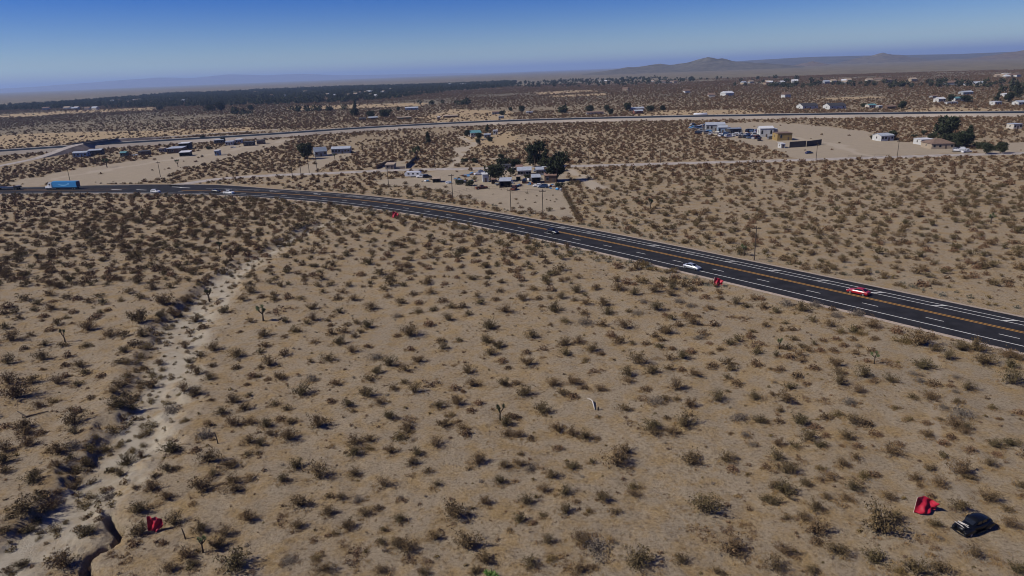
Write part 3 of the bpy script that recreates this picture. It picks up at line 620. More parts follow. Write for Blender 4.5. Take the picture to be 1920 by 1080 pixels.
# ------------------------------------------------------------------ uncountable cover: scrub, sage, dry grass and the trees of the far town
def scatter(name, label, cat, P, S, I, protos, tilt=0.0):
    n = len(P); me = bpy.data.meshes.new(name); me.vertices.add(n); me.vertices.foreach_set('co', np.asarray(P, np.float32).ravel())
    a = me.attributes.new('scl', 'FLOAT_VECTOR', 'POINT'); S = np.asarray(S, float)
    SV = np.c_[S * rng.uniform(.85, 1.2, n), S * rng.uniform(.85, 1.15, n), S * rng.uniform(.8, 1.2, n)]; a.data.foreach_set('vector', SV.astype(np.float32).ravel())
    a = me.attributes.new('rot', 'FLOAT_VECTOR', 'POINT'); a.data.foreach_set('vector', np.c_[rng.normal(0, tilt, n), rng.normal(0, tilt, n), rng.uniform(0, 6.28, n)].astype(np.float32).ravel())
    a = me.attributes.new('pick', 'INT', 'POINT'); a.data.foreach_set('value', np.asarray(I, np.int32))
    o = link(name, me); o['kind'] = 'stuff'; tag(o, label, cat)
    ng = bpy.data.node_groups.new(name + '_cover', 'GeometryNodeTree')
    ng.interface.new_socket('Geometry', in_out='INPUT', socket_type='NodeSocketGeometry'); ng.interface.new_socket('Geometry', in_out='OUTPUT', socket_type='NodeSocketGeometry')
    N, L = ng.nodes, ng.links; gi = N.new('NodeGroupInput'); go = N.new('NodeGroupOutput')
    iop = N.new('GeometryNodeInstanceOnPoints'); L.new(gi.outputs[0], iop.inputs['Points'])
    jn = N.new('GeometryNodeJoinGeometry')
    for pm in reversed(protos):
        ob = bpy.data.objects.new(pm.name, pm)
        inf = N.new('GeometryNodeObjectInfo'); inf.inputs['Object'].default_value = ob; inf.inputs['As Instance'].default_value = False
        g2 = N.new('GeometryNodeGeometryToInstance'); L.new(inf.outputs['Geometry'], g2.inputs[0]); L.new(g2.outputs[0], jn.inputs[0])
    L.new(jn.outputs[0], iop.inputs['Instance']); iop.inputs['Pick Instance'].default_value = True
    for nm, ty, sk in (('pick', 'INT', 'Instance Index'), ('rot', 'FLOAT_VECTOR', 'Rotation'), ('scl', 'FLOAT_VECTOR', 'Scale')):
        at = N.new('GeometryNodeInputNamedAttribute'); at.data_type = ty; at.inputs['Name'].default_value = nm
        L.new(at.outputs['Attribute'], iop.inputs[sk])
    L.new(iop.outputs[0], go.inputs[0])
    md = o.modifiers.new('cover', 'NODES'); md.node_group = ng
    return o
def pix(x, y, z=0.0):                                  # where a ground point shows in the photograph's frame (to know what was read off by hand)
    dx, dy, dz = x, y, z - CAMH; c, s = math.cos(PITCH), math.sin(PITCH)
    depth = dy * c - dz * s; up = dy * s + dz * c
    u2 = dx / depth * FPX; v2 = up / depth * FPX; c, s = math.cos(ROLL), math.sin(ROLL)
    return 960 + u2 * c - v2 * s, 540 - (u2 * s + v2 * c)
def jitter_fan(r0, r1, cell, az=40):
    X, Y = np.meshgrid(np.arange(-r1 * math.sin(math.radians(az)), r1 * math.sin(math.radians(az)), cell), np.arange(r0 * .6, r1, cell))
    x = (X + rng.uniform(-.5, .5, X.shape) * cell * 1.15).ravel(); y = (Y + rng.uniform(-.5, .5, X.shape) * cell * 1.15).ravel()
    r = np.hypot(x, y); k = (r > r0) & (r < r1) & (np.abs(np.degrees(np.arctan2(x, y))) < az); return x[k], y[k]
def clear(x, y, sparse=.12):
    """keep mask: off the roads, canal, yards, tracks"""
    r = np.hypot(x, y); k = np.ones(x.shape, bool)
    d, s, _ = seg_dist(x, y, ROAD[::4]); k &= ~(((s > 0) & (d < np.where((x < -110) & (x > -270), 19.5, 11.6))) | ((s <= 0) & (d < 12.4)))
    d, _, _ = seg_dist(x, y, FRONT[::3]); k &= d > 6.5
    d, _, _ = seg_dist(x, y, CANAL[::4]); k &= d > 23
    d, _, _ = seg_dist(x, y, CROSS[::2]); k &= d > 13
    Z = zones(x, y)
    k &= ~((Z[1] > .5) & (rng.random(x.shape) > sparse * .18)); k &= Z[2] < .5
    k &= ~((Z[3] > .5) & (rng.random(x.shape) > .25)); k &= ~((Z[0] > .6) & (rng.random(x.shape) > .45))
    return k
low = [setmat(lowbush(100 + i), M_scrub) for i in range(4)] + [setmat(lowbush(110 + i, 50, .19, .44), M_scrub) for i in range(2)]
midp = [setmat(creosote(200 + i, leaves=13, stems=30, size=.07)[0], M_creo) for i in range(4)] + [setmat(dome(210 + i, 90, .5, .11, 4), M_scrub) if False else setmat(lowbush(220 + i, 190, .10, .5), M_scrub) for i in range(3)]
# nearer scrub that was not read off one by one
x, y = jitter_fan(48, 330, 3.75, 44); px, py = pix(x, y)
k = clear(x, y) & ~((py > 538) & (px > -5) & (px < 1925)); k &= vnoise(x, y, 22, 5) > rng.uniform(0, .38, x.shape); x, y = x[k], y[k]
lx, ly = jitter_fan(140, 330, 4.3, 44); d, s, _ = seg_dist(lx, ly, WASH); px, py = pix(lx, ly); k = clear(lx, ly) & (s > 0) & (d > 7) & (py < 538) & (RL.s[0] <= 0); side = np.array([RL.locate((a, b))[1] < -16 for a, b in zip(lx, ly)]); k &= side; x = np.r_[x, lx[k]]; y = np.r_[y, ly[k]]
S = np.clip(rng.lognormal(math.log(2.3), .40, len(x)), .7, 3.6); P = np.c_[x, y, terrain(x, y) - .03]
EP = np.array([(p.x, p.y, p.z - .03) for p, w in extra]).reshape(-1, 3); ES = np.array([w for p, w in extra])
scatter('desert_scrub', 'scattered dark creosote scrub on the sand on both sides of the highway', 'scrub', np.r_[P, EP], np.r_[S, ES], rng.integers(0, len(midp), len(P) + len(EP)), midp)
x, y = jitter_fan(330, 900, 3.8); k = clear(x, y); k &= vnoise(x, y, 60, 6) > rng.uniform(0, .42, x.shape); x, y = x[k], y[k]
P1 = np.c_[x, y, terrain(x, y) - .04]; S1 = np.clip(rng.lognormal(math.log(2.5), .40, len(x)), .8, 4.2)
x, y = jitter_fan(900, 2600, 5.6); k = clear(x, y); k &= vnoise(x, y, 160, 8) > rng.uniform(0, .5, x.shape); x, y = x[k], y[k]
P2 = np.c_[x, y, np.zeros(len(x)) - .05]; S2 = np.clip(rng.lognormal(math.log(2.7), .38, len(x)), 1.3, 6)
P = np.r_[P1, P2]; scatter('far_scrub', 'brown scrub covering the plain beyond the highway and the canal', 'scrub', P, np.r_[S1, S2], rng.integers(0, len(low), len(P)), low)
# roadside growth
pts, sz = [], []
for sgn, lo, hi, step in ((-1, 12.6, 18.5, 1.25), (1, 12.0, 21, 1.15)):
    d = 3.0
    while d < RL.s[-1] - 5:
        i = int(np.searchsorted(RL.s, d)); extra_w = (far_off[min(i, len(far_off) - 1)] - FAR) if sgn > 0 else 0
        q = RL.at(d, sgn * (lo + extra_w + (hi - lo) * random.random() ** 1.6)); a, b = pix(q[0], q[1])
        if not (b > 538 and sgn < 0 and -5 < a < 1925): pts.append((q[0], q[1])); sz.append(random.uniform(1.0, 3.2) if sgn < 0 else random.uniform(.8, 2.3))
        d += step * random.uniform(.5, 1.7)
pts = np.array(pts); sz = np.array(sz); k = clear(pts[:, 0], pts[:, 1], 1.0); d, _, _ = seg_dist(pts[:, 0], pts[:, 1], FRONT); k &= d > 7; pts, sz = pts[k], sz[k]
sage = [setmat(lowbush(230 + i, 120, .10, .5), M_sage) for i in range(3)] + [setmat(creosote(240 + i, leaves=7, stems=24, size=.075)[0], M_olive) for i in range(2)]
scatter('roadside_brush', 'grey green sage and rabbitbrush lining both shoulders of the highway', 'brush', np.c_[pts, terrain(pts[:, 0], pts[:, 1]) - .03], sz, rng.integers(0, len(sage), len(pts)), sage)
# dry grass: skirts of the shrubs and loose tufts
gp, gs = [], []
for p, w in base_pts:
    for _ in range(int(5 + 5 * w)):
        a = random.uniform(0, 6.28); q = w * random.uniform(.25, .62); gp.append((p.x + q * math.cos(a), p.y + q * math.sin(a))); gs.append(random.uniform(.3, .7))
gx, gy = jitter_fan(48, 210, 1.2, 42); k = clear(gx, gy) & (vnoise(gx, gy, 11, 9) > rng.uniform(.2, .75, gx.shape)); gp = np.r_[np.array(gp), np.c_[gx[k], gy[k]]]; gs = np.r_[np.array(gs), rng.uniform(.18, .5, k.sum())]
z = zones(gp[:, 0], gp[:, 1]); k = z[0] < .5; gp, gs = gp[k], gs[k]
tf = [setmat(tuft(300 + i), M_straw) for i in range(4)] + [setmat(tuft(310 + i), M_dry) for i in range(2)]
scatter('dry_grass', 'short straw coloured grass around the shrubs on the near sand', 'grass', np.c_[gp, terrain(gp[:, 0], gp[:, 1]) - .02], gs, rng.integers(0, len(tf), len(gp)), tf, .15)
# low weeds between the shrubs
qx, qy = jitter_fan(48, 330, 3.0, 42); k = clear(qx, qy) & (vnoise(qx, qy, 14, 15) > rng.uniform(.1, .95, qx.shape)); qx, qy = qx[k], qy[k]
qp = [setmat(lowbush(360 + i, 60, .16, .5), (M_dry, M_scrub, M_grey, M_olive)[i % 4]) for i in range(6)]
scatter('low_weeds', 'low dry brown weeds dotted between the shrubs on the sand', 'weeds', np.c_[qx, qy, terrain(qx, qy) - .02], rng.uniform(.3, 1.0, len(qx)), rng.integers(0, 6, len(qx)), qp)
# small stuff in the wash
wx, wy = jitter_fan(55, 340, 1.8, 42); d, s, p = seg_dist(wx, wy, WASH); bankk = (s > 0) & (d > 2.2) & (d < 6.2) & (p > .03); k = ((d < 5.5) & (p > .05) & (rng.random(wx.shape) < .5)) | (bankk & (rng.random(wx.shape) < .38)); bankk = bankk[k]; wx, wy = wx[k], wy[k]
wp = [setmat(lowbush(330 + i, 80, .12, .45), M_olive) for i in range(3)] + [setmat(lowbush(340 + i, 150, .11, .5), M_creo) for i in range(3)]
scatter('wash_shrubs', 'small olive and brown shrubs crowding the bed of the sandy wash', 'shrubs', np.c_[wx, wy, terrain(wx, wy) - .02], np.where(bankk, rng.uniform(.8, 2.1, len(wx)), rng.uniform(.6, 1.6, len(wx))), np.where(bankk, rng.integers(3, 6, len(wx)), rng.integers(0, 5, len(wx))), wp)

# ------------------------------------------------------------------ trees
M_bark = mat('bark', (.09, .065, .045), .95, noise=.3, nscale=4)
M_tree = mat('tree_leaf', (.030, .038, .018), .8, objvar=(.050, .056, .026), noise=.4, nscale=1.2, spec=.2)
M_josh = mat('joshua_leaf', (.12, .15, .06), .75, objvar=(.085, .10, .045), spec=.25)
M_yucca = mat('yucca_leaf', (.17, .30, .06), .6, spec=.3)
def tree_meshes(seed, w, h, trunk_h, conifer=False, n=1900, ls=.7):
    r = random.Random(seed); cr, tr = MB(), MB()
    tr.tube([(0, 0, -.2), (r.gauss(0, .1), r.gauss(0, .1), h * .3), (r.gauss(0, .2), r.gauss(0, .2), h * .8)], [.05 * h ** .8, .035 * h ** .8, .01 * h], 6)
    L = []
    for k in range(11):
        if conifer: z = trunk_h + (h - trunk_h) * (k + .6) / 11; rr = w * .5 * (1 - .72 * (k / 11)) * r.uniform(.75, 1.1); c = (r.gauss(0, rr * .3), r.gauss(0, rr * .3), z); L.append((c, rr * .8, (h - trunk_h) * .14))
        else:
            az = r.uniform(0, 6.28); q = r.random() ** .5 * w * .34; z = trunk_h + (h - trunk_h) * r.uniform(.2, .82); c = (q * math.cos(az), q * math.sin(az), z); rr = w * r.uniform(.15, .27); L.append((c, rr, min(rr, (h - z) * .9 + .2)))
            tr.tube([(0, 0, h * .28), (c[0] * .5, c[1] * .5, (h * .28 + z) * .55), c], [.025 * h ** .8, .016 * h ** .8, .006 * h], 4)
    for k in range(n):
        c, rr, hz = r.choice(L); v = Vector((r.gauss(0, 1), r.gauss(0, 1), r.gauss(0, 1))).normalized() * r.uniform(.55, 1.08)
        leaf(cr, (c[0] + v.x * rr, c[1] + v.y * rr, max(.25, c[2] + v.z * hz)), ls * r.uniform(.5, 1.3), r, .2)
    return cr.mesh('crown'), tr.mesh('trunk')
TREE = {k: [tuple(setmat(m_, mm) for m_, mm in zip(tree_meshes(*a), (M_tree, M_bark))) for a in v] for k, v in {
    'round': [(400, 1.0 * 8, 7.5, .9), (401, 9, 6.8, 1.0), (402, 8, 7.2, .7)], 'tall': [(410, 7.5, 11, 1.0, True), (411, 8.5, 10.5, .8, True)], 'big': [(430, 9, 10.5, .8, False, 2600, .75)], 'wide': [(420, 11, 5.6, .6), (421, 12, 6.0, .5)]}.items()}
def tree(px, py, wpx, kind, label, group=None, pick=None):
    P = spot(px, py); w = wpx * mpp(px, py); cr, tr = TREE[kind][pick if pick is not None else random.randrange(len(TREE[kind]))]
    w0 = max(v.co.x for v in cr.vertices) - min(v.co.x for v in cr.vertices); s = w / w0 * 1.3
    t = thing('tree', label, 'tree', P, random.uniform(0, 6.28), group, s); link('crown', cr, None, t); link('trunk', tr, None, t); return t
for a in ((930, 341, 33, 'round', 'dark bushy tree right of the white box truck in the yard'), (945, 312, 26, 'wide', 'olive spreading tree behind the white box truck'),
          (967, 316, 18, 'round', 'small dark tree beside the tall pine in the yard'), (1003, 314, 36, 'big', 'tallest dark tree standing over the cluttered yard'),
          (1022, 316, 22, 'tall', 'dark conifer just right of the tallest yard tree'),
          (1044, 340, 40, 'big', 'big dark tree at the right end of the cluttered yard'), (1038, 322, 22, 'round', 'dark tree behind the rusty roofed shed'),
          (958, 330, 14, 'round', 'small dark tree behind the open fronted yard shed'), (990, 334, 12, 'wide', 'low dark tree between the long yard home and the sheds'), (1050, 352, 16, 'wide', 'low dark bushy tree at the right corner of the yard front'), (940, 296, 12, 'wide', 'olive bush tree on the scrub above the yard'), (880, 348, 16, 'wide', 'low dark tree shading the parked car left of the yard'), (862, 346, 14, 'wide', 'low dark bush tree by the utility pole in the yard'),
          (577, 298, 24, 'round', 'lone dark round tree left of the blue grey roofed house'),
          (897, 262, 13, 'round', 'dark tree in front of the teal roofed house'), (914, 248, 9, 'tall', 'slim dark tree behind the teal roofed house'), (876, 256, 10, 'round', 'small tree left of the teal roofed house'), (896, 270, 10, 'round', 'small tree on the drive below the teal roofed house'), (918, 265, 12, 'wide', 'pale spreading tree in the yard of the teal roofed house'),
          (803, 270, 12, 'tall', 'lone tall tree on the scrub plain left of the winding drive'), (890, 305, 14, 'wide', 'olive tree beside the winding drive'), (871, 304, 12, 'wide', 'bushy tree on the right bend of the winding drive'),
          (1780, 275, 42, 'wide', 'largest dark tree behind the brown hip roofed house'), (1768, 262, 34, 'round', 'dark tree at the back left of the brown hip roofed house'), (1805, 278, 32, 'round', 'dark tree beside the white boat'), (1815, 274, 20, 'tall', 'taller dark tree right of the white boat'), (1748, 264, 14, 'round', 'dark tree left behind the brown hip roofed house'),
          (1842, 279, 20, 'wide', 'pale green tree right of the boat yard'), (1860, 282, 15, 'wide', 'olive tree next to the round hedge bush'), (1848, 289, 20, 'round', 'round dark hedge bush at the corner of the frontage road'), (1876, 288, 17, 'round', 'rightmost round green bush by the frontage road'),
          (1671, 262, 14, 'round', 'dark tree right of the white and blue house'), (1638, 260, 10, 'wide', 'dark tree left of the white and blue house'), (1714, 258, 10, 'wide', 'small tree on the scrub beyond the white and blue house'), (1732, 254, 9, 'round', 'tiny round tree behind the brown hip roofed house'),
          (665, 219, 15, 'round', 'dark tree at the left of the farmstead beyond the canal'), (697, 220, 20, 'wide', 'wide dark tree in the farmstead beyond the canal'), (724, 219, 22, 'wide', 'bushy dark tree at the right of the farmstead beyond the canal'), (666, 207, 9, 'tall', 'slim tree behind the farmstead beyond the canal'), (748, 208, 7, 'round', 'small round tree right of the farmstead beyond the canal'),
          (943, 216, 14, 'wide', 'dark tree left of the white trailer beyond the canal'), (957, 209, 8, 'round', 'small dark tree beyond the canal near the straw field'), (978, 211, 10, 'round', 'dark tree right of the white trailer beyond the canal'),
          (1107, 210, 20, 'wide', 'dark trees behind the brown roofed house beyond the canal'), (1137, 209, 12, 'round', 'dark tree right of the brown roofed house beyond the canal'), (1146, 216, 10, 'round', 'tree in front of the farm fence beyond the canal'), (1178, 208, 12, 'round', 'dark tree left of the red shed beyond the canal'), (1218, 209, 18, 'wide', 'wide dark tree right of the red shed beyond the canal'), (1243, 209, 9, 'round', 'last dark tree of the farm with the red shed'),
          (1690, 205, 12, 'round', 'round green tree right of the long dark roofed barns'), (1620, 201, 12, 'wide', 'low dark tree by the small green roofed sheds'), (1783, 191, 14, 'round', 'dark tree beside the white houses at far right'), (1812, 192, 20, 'wide', 'wide dark tree between the white houses at far right'), (1870, 191, 12, 'tall', 'tall dark tree behind the white house at far right'), (1905, 183, 18, 'tall', 'tallest dark tree at the far right edge'), (1890, 191, 14, 'round', 'dark tree near the far right edge'),
          (380, 262, 8, 'round', 'small dark tree on the bank above the left yard'), (420, 268, 8, 'round', 'small dark tree among the sheds of the left yard'), (392, 280, 9, 'wide', 'low spreading tree on the pale lot'), (300, 206, 12, 'wide', 'dark round tree on the plain below the town'), (415, 209, 14, 'round', 'lone round tree on the plain at left'), (395, 208, 20, 'wide', 'broad dark tree left of the lone round tree'), (470, 207, 10, 'round', 'small round tree on the plain left of the farmstead')):
    tree(*a)

# Joshua trees: trunk, arms and a ball of spikes on each arm
def joshua(px, py, hpx, label, seed, arms=4, name='joshua_tree', mleaf=None):
    r = random.Random(seed); P = spot(px, py); h = hpx * mpp(px, py) * 1.03
    t = thing(name, label, 'joshua tree', P, r.uniform(0, 6.28), 'joshua trees')
    f = h * r.uniform(.42, .55); tk = .042 * h
    part('trunk', MB().tube([(0, 0, -.15), (r.gauss(0, .02 * h), 0, f * .6), (r.gauss(0, .02 * h), 0, f)], [tk * 1.2, tk, tk * .9], 7), M_bark, t, True)
    for k in range(arms):
        az = 6.283 * k / arms + r.uniform(-.5, .5); q = h * r.uniform(.10, .26); e = Vector((q * math.cos(az), q * math.sin(az), h * r.uniform(.68, .90)))
        part('branch', MB().tube([(0, 0, f * .92), (e.x * .75, e.y * .75, f + (e.z - f) * .4), e], [tk * .85, tk * .7, tk * .55], 5), M_bark, t, True)
        mb = MB()
        for j in range(60):
            v = Vector((r.gauss(0, 1), r.gauss(0, 1), r.gauss(.35, 1))).normalized(); o = v.orthogonal().normalized() * .03 * h
            c = e + Vector((0, 0, r.uniform(-.09, .04) * h)); mb.tri(c - o, c + o, c + v * h * r.uniform(.10, .17))
        part('leaf_rosette', mb, mleaf or M_josh, t)
    return t
for i, a in enumerate(((381, 1036, 36, 'spread crowned joshua tree right of the leaning post by the gully flag', 4), (393, 566, 27, 'joshua tree standing at the upper bend of the sandy wash', 5), (122, 641, 26, 'thin joshua tree among bushes left of the sandy wash', 2),
        (494, 602, 33, 'tall joshua tree with upright arms between the wash and the open sand', 4), (938, 788, 33, 'single stemmed young joshua tree with a green head in the open sand', 3), (1639, 682, 25, 'small joshua tree on the sand below the red car', 3), (1461, 655, 23, 'bright green joshua tree near the right side flag by the highway', 3),
        (1220, 392, 20, 'dark branching joshua tree on the plain beyond the highway', 6), (413, 473, 22, 'joshua tree on the flat just left of the wash crossing', 4), (267, 412, 18, 'joshua tree in the dense scrub below the white sport utility vehicle', 4), (72, 492, 17, 'joshua tree in the scrub at the far left', 3),
        (334, 313, 14, 'forked joshua tree on the pale dirt lot', 4), (201, 314, 18, 'bare armed joshua tree at the left edge of the pale dirt lot', 6), (782, 300, 26, 'tall joshua tree behind the walled ruin', 6), (771, 293, 12, 'small joshua tree left of the tall one behind the walled ruin', 3), (628, 299, 12, 'joshua tree in front of the long low house', 4), (1858, 419, 20, 'joshua tree far out on the right plain', 4), (1395, 480, 22, 'leafless looking joshua tree beside the roadside utility pole', 4))):
    joshua(a[0], a[1], a[2], a[3], 500 + i, a[4])
P = spot(919, 1082); yc = thing('yucca', 'bright green yucca cut by the bottom edge of the picture', 'yucca', P)
mb = MB(); r = random.Random(9)
for c in range(5):
    cx, cy = r.gauss(0, .35), r.gauss(0, .3)
    for j in range(50):
        v = Vector((r.gauss(0, 1), r.gauss(0, 1), abs(r.gauss(.6, .7)))).normalized(); o = v.orthogonal().normalized() * .04; b = Vector((cx, cy, .35 + .25 * r.random())); mb.tri(b - o, b + o, b + v * r.uniform(.35, .6))
part('leaves', mb, M_yucca, yc); part('stem', MB().tube([(0, 0, -.1), (0, 0, .5)], [.14, .1], 7), M_bark, yc)

# town trees far off: one mass
BELT = [flats(p) for p in ([(-120, 214), (0, 207), (100, 205), (200, 203), (300, 201), (470, 197.5), (560, 195), (640, 192), (740, 185), (800, 177), (900, 167), (968, 162), (968, 153), (800, 159), (640, 163), (480, 169), (340, 174), (200, 186), (100, 193), (0, 200), (-120, 206)],
     [(968, 164), (1090, 163), (1200, 160), (1290, 155), (1320, 148), (1230, 146), (1100, 149), (968, 155)],
     [(1320, 152), (1440, 158), (1560, 158), (1680, 155), (1680, 151), (1560, 149), (1440, 146), (1320, 146)], [(1660, 166), (1920, 163), (1920, 158), (1660, 161)])]
bp, bs = [], []
for L, cell, keep in zip(BELT, (20, 28, 34, 22), (.95, .4, .2, .6)):
    lo, hi = L.min(0), L.max(0); X, Y = np.meshgrid(np.arange(lo[0], hi[0], cell), np.arange(lo[1], min(hi[1], 6500), cell))
    x = (X + rng.uniform(-.6, .6, X.shape) * cell).ravel(); y = (Y + rng.uniform(-.6, .6, X.shape) * cell).ravel()
    k = inside(x, y, L) & (rng.random(x.shape) < keep) & (vnoise(x, y, 260, 12) > .18); bp.append(np.c_[x[k], y[k], np.zeros(k.sum()) - .2])
for cx, cy, n, sx, sy in ((1560, 160, 26, 130, 3), (1470, 163, 20, 40, 2), (1750, 158, 14, 120, 3), (600, 208, 14, 60, 2), (1050, 211, 4, 20, 2), (560, 190, 18, 90, 4), (450, 213, 10, 30, 2), (1900, 172, 8, 40, 3), (840, 196, 10, 50, 3)):
    for _ in range(n):
        q = flat(cx + random.gauss(0, sx / 2), cy + random.gauss(0, sy / 2)); bp.append(np.array([[q[0], q[1], -.2]]))
bp = np.concatenate(bp); bs = np.clip(rng.lognormal(.0, .25, len(bp)), .55, 1.4)
tt = []
for i in range(4):
    r = random.Random(600 + i); mb = MB()
    for kk in range(70):
        v = Vector((r.gauss(0, 1), r.gauss(0, 1), r.gauss(0, 1))).normalized() * r.uniform(.5, 1); leaf(mb, (v.x * 4.6, v.y * 4.6, max(.3, 3.9 + v.z * 3.6)), 2.2 * r.uniform(.6, 1.3), r, .2)
    tt.append(setmat(mb.mesh('town_tree'), M_tree))
scatter('town_trees', 'dark belt of trees of the far town across the plain', 'trees', bp, bs, rng.integers(0, 4, len(bp)), tt)

# ------------------------------------------------------------------ vehicles
M_tyre = mat('tyre', (.015, .015, .016), .9); M_rim = mat('rim', (.45, .46, .48), .35, .8)
M_glass = mat('car_glass', (.012, .015, .018), .12, spec=.5); M_lamp = mat('headlamp', (.75, .77, .78), .2); M_tail = mat('tail_lamp', (.35, .015, .012), .3)
def paint(n, c, rough=.28): return mat('paint_' + n, c, rough, spec=.5)
PAINT = {'white': paint('white', (.72, .73, .74)), 'silver': mat('paint_silver', (.50, .53, .57), .3, .55), 'black': paint('black', (.010, .010, .012)), 'red': paint('red', (.34, .012, .02)),
         'blue': paint('blue', (.04, .27, .58), .45), 'darkblue': paint('darkblue', (.02, .045, .11)), 'grey': paint('grey', (.20, .21, .22)), 'tan': paint('tan', (.36, .29, .20)), 'green': paint('green', (.05, .13, .09)), 'rust': mat('paint_rust', (.16, .06, .035), .85, noise=.4, nscale=2)}
def ring(x, hw, zb, zm, zt, tw=.9): return [(x, -hw * .9, zb), (x, -hw, zb + .12), (x, -hw, zm), (x, -hw * tw, zt), (x, hw * tw, zt), (x, hw, zm), (x, hw, zb + .12), (x, hw * .9, zb)]
STYLE = {  # lower body stations (x, half width, waist, top); cabin floor x0 x1, roof x0 x1, roof height
 'sedan': ([(-2.32, .72, .62, .70), (-2.2, .84, .74, .90), (-1.5, .90, .80, .96), (.9, .91, .80, .94), (1.6, .88, .72, .84), (2.15, .82, .62, .72), (2.34, .66, .52, .58)], (-1.85, 1.15, -1.05, .30, 1.44), 1.42),
 'suv': ([(-2.25, .80, .80, .92), (-2.15, .90, .90, 1.05), (-1.2, .93, .92, 1.08), (1.0, .93, .92, 1.06), (1.75, .90, .84, .98), (2.2, .84, .70, .82), (2.32, .70, .60, .66)], (-2.12, 1.15, -1.85, .35, 1.76), 1.4),
 'pickup': ([(-2.75, .86, .88, .98), (-2.7, .94, .90, 1.0), (-.9, .95, .92, 1.02), (1.1, .95, .92, 1.06), (2.1, .92, .88, 1.02), (2.65, .88, .74, .92), (2.75, .74, .6, .7)], (-.85, 1.35, -.6, .55, 1.82), 1.75),
 'van': ([(-2.5, .86, .95, 1.1), (-2.4, .96, 1.0, 1.15), (1.0, .98, 1.0, 1.15), (2.0, .94, .85, 1.0), (2.5, .80, .6, .8)], (-2.45, 1.7, -2.3, .9, 2.05), 1.6)}
CARLIB = {}
def car_proto(style, col):
    key = (style, col)
    if key in CARLIB: return CARLIB[key]
    st, (c0, c1, r0, r1, rh), ax = STYLE[style]; pt = PAINT[col]; L = []
    body = MB().loft([ring(x, hw, .24, zm, zt) for x, hw, zm, zt in st])
    zt = st[2][3] - .03; hw = st[2][1]
    rings = [[(c0, -hw * .9, zt), (c1, -hw * .88, zt), (c1, hw * .88, zt), (c0, hw * .9, zt)], [(r0, -hw * .70, rh - .05), (r1, -hw * .68, rh - .05), (r1, hw * .68, rh - .05), (r0, hw * .70, rh - .05)], [(r0 + .12, -hw * .55, rh), (r1 - .16, -hw * .52, rh), (r1 - .16, hw * .52, rh), (r0 + .12, hw * .55, rh)]]
    body.loft([[tuple(p) for p in q] for q in rings])
    if style == 'pickup':
        body.box(-2.68, -2.6, -.9, .9, 1.0, 1.12); body.box(-2.6, -.9, .84, .93, 1.0, 1.12); body.box(-2.6, -.9, -.93, -.84, 1.0, 1.12)
    L.append(('body', body.mesh('body'), pt, []))
    lo, hi = [Vector(p) for p in rings[0]], [Vector(p) for p in rings[1]]
    def pane(i, j, a=.08, b=.14, c=.9):
        A, B, C, D = lo[i], lo[j], hi[j], hi[i]; f = lambda u, v: A.lerp(B, u).lerp(D.lerp(C, u), v)
        n = (B - A).cross(D - A).normalized() * .015
        return MB().quad(f(a, b) + n, f(1 - a, b) + n, f(1 - a, c) + n, f(a, c) + n)
    L += [('side_window', pane(0, 1).mesh('side_window'), M_glass, []), ('windshield', pane(1, 2).mesh('windshield'), M_glass, []), ('side_window', pane(2, 3).mesh('side_window'), M_glass, []), ('rear_window', pane(3, 0).mesh('rear_window'), M_glass, [])]
    if style == 'pickup': L.append(('bed_liner', MB().quad((-2.58, -.82, 1.03), (-.92, -.82, 1.03), (-.92, .82, 1.03), (-2.58, .82, 1.03)).mesh('bed_liner'), M_tyre, []))
    x1 = st[-1][0]; x0 = st[0][0]
    for sy in (-1, 1):
        L.append(('headlight', MB().box(x1 - .16, x1 - .02, sy * .58 - .16, sy * .58 + .16, .56, .70).mesh('headlight'), M_lamp, []))
        L.append(('tail_light', MB().box(x0 - .01, x0 + .1, sy * .62 - .14, sy * .62 + .14, .66, .82).mesh('tail_light'), M_tail, []))
        for xw in (-ax, ax):
            y0, y1 = (sy * hw - .24 * (sy > 0) , sy * hw + .24 * (sy < 0)); yo = sy * (hw + .005)
            L.append(('wheel', MB().disc_y(xw, .33, min(yo, yo - sy * .22), max(yo, yo - sy * .22), .33).mesh('wheel'), M_tyre, [('rim', MB().disc_y(xw, .33, min(yo, yo + sy * .012), max(yo, yo + sy * .012), .20, 10).mesh('rim'), M_rim)]))
    for _, me, m, sub in L:
        me.materials.append(m)
        for _, m2, mm in sub: m2.materials.append(mm)
    CARLIB[key] = L; return L
def vehicle(style, col, loc, rz, label, cat='car', group=None, name=None, scale=1.0):
    t = thing(name or {'sedan': 'sedan_car', 'suv': 'sport_utility_vehicle', 'pickup': 'pickup_truck', 'van': 'van'}[style], label, cat, loc, rz, group, scale)
    for nm, me, m, sub in car_proto(style, col):
        o = link(nm, me, None, t)
        for n2, m2, _ in sub: link(n2, m2, None, o)
    return t
def on_road(style, col, px, py, left, label, **kw):
    s, o, _ = RL.locate(flat(px, py)); p = RL.at(s, o); h = RL.heading(s)      # the line runs right to left in the picture
    return vehicle(style, col, (p[0], p[1], .055), h if left else h + math.pi, label, group=None, **kw)
on_road('sedan', 'silver', 1301, 505, False, 'silver sedan driving right in the near lane of the highway')
on_road('sedan', 'red', 1612, 552, True, 'red sedan driving left in the far lane of the highway')
on_road('sedan', 'black', 1034, 437, False, 'black car on the dashed line near the middle of the highway')
on_road('suv', 'white', 290, 361.5, False, 'white sport utility vehicle on the highway at the junction')
on_road('sedan', 'black', 406, 360.5, False, 'black car just ahead of a white one on the highway bend')
on_road('pickup', 'white', 428, 363.5, False, 'white pickup on the highway bend beside the black car', cat='pickup')

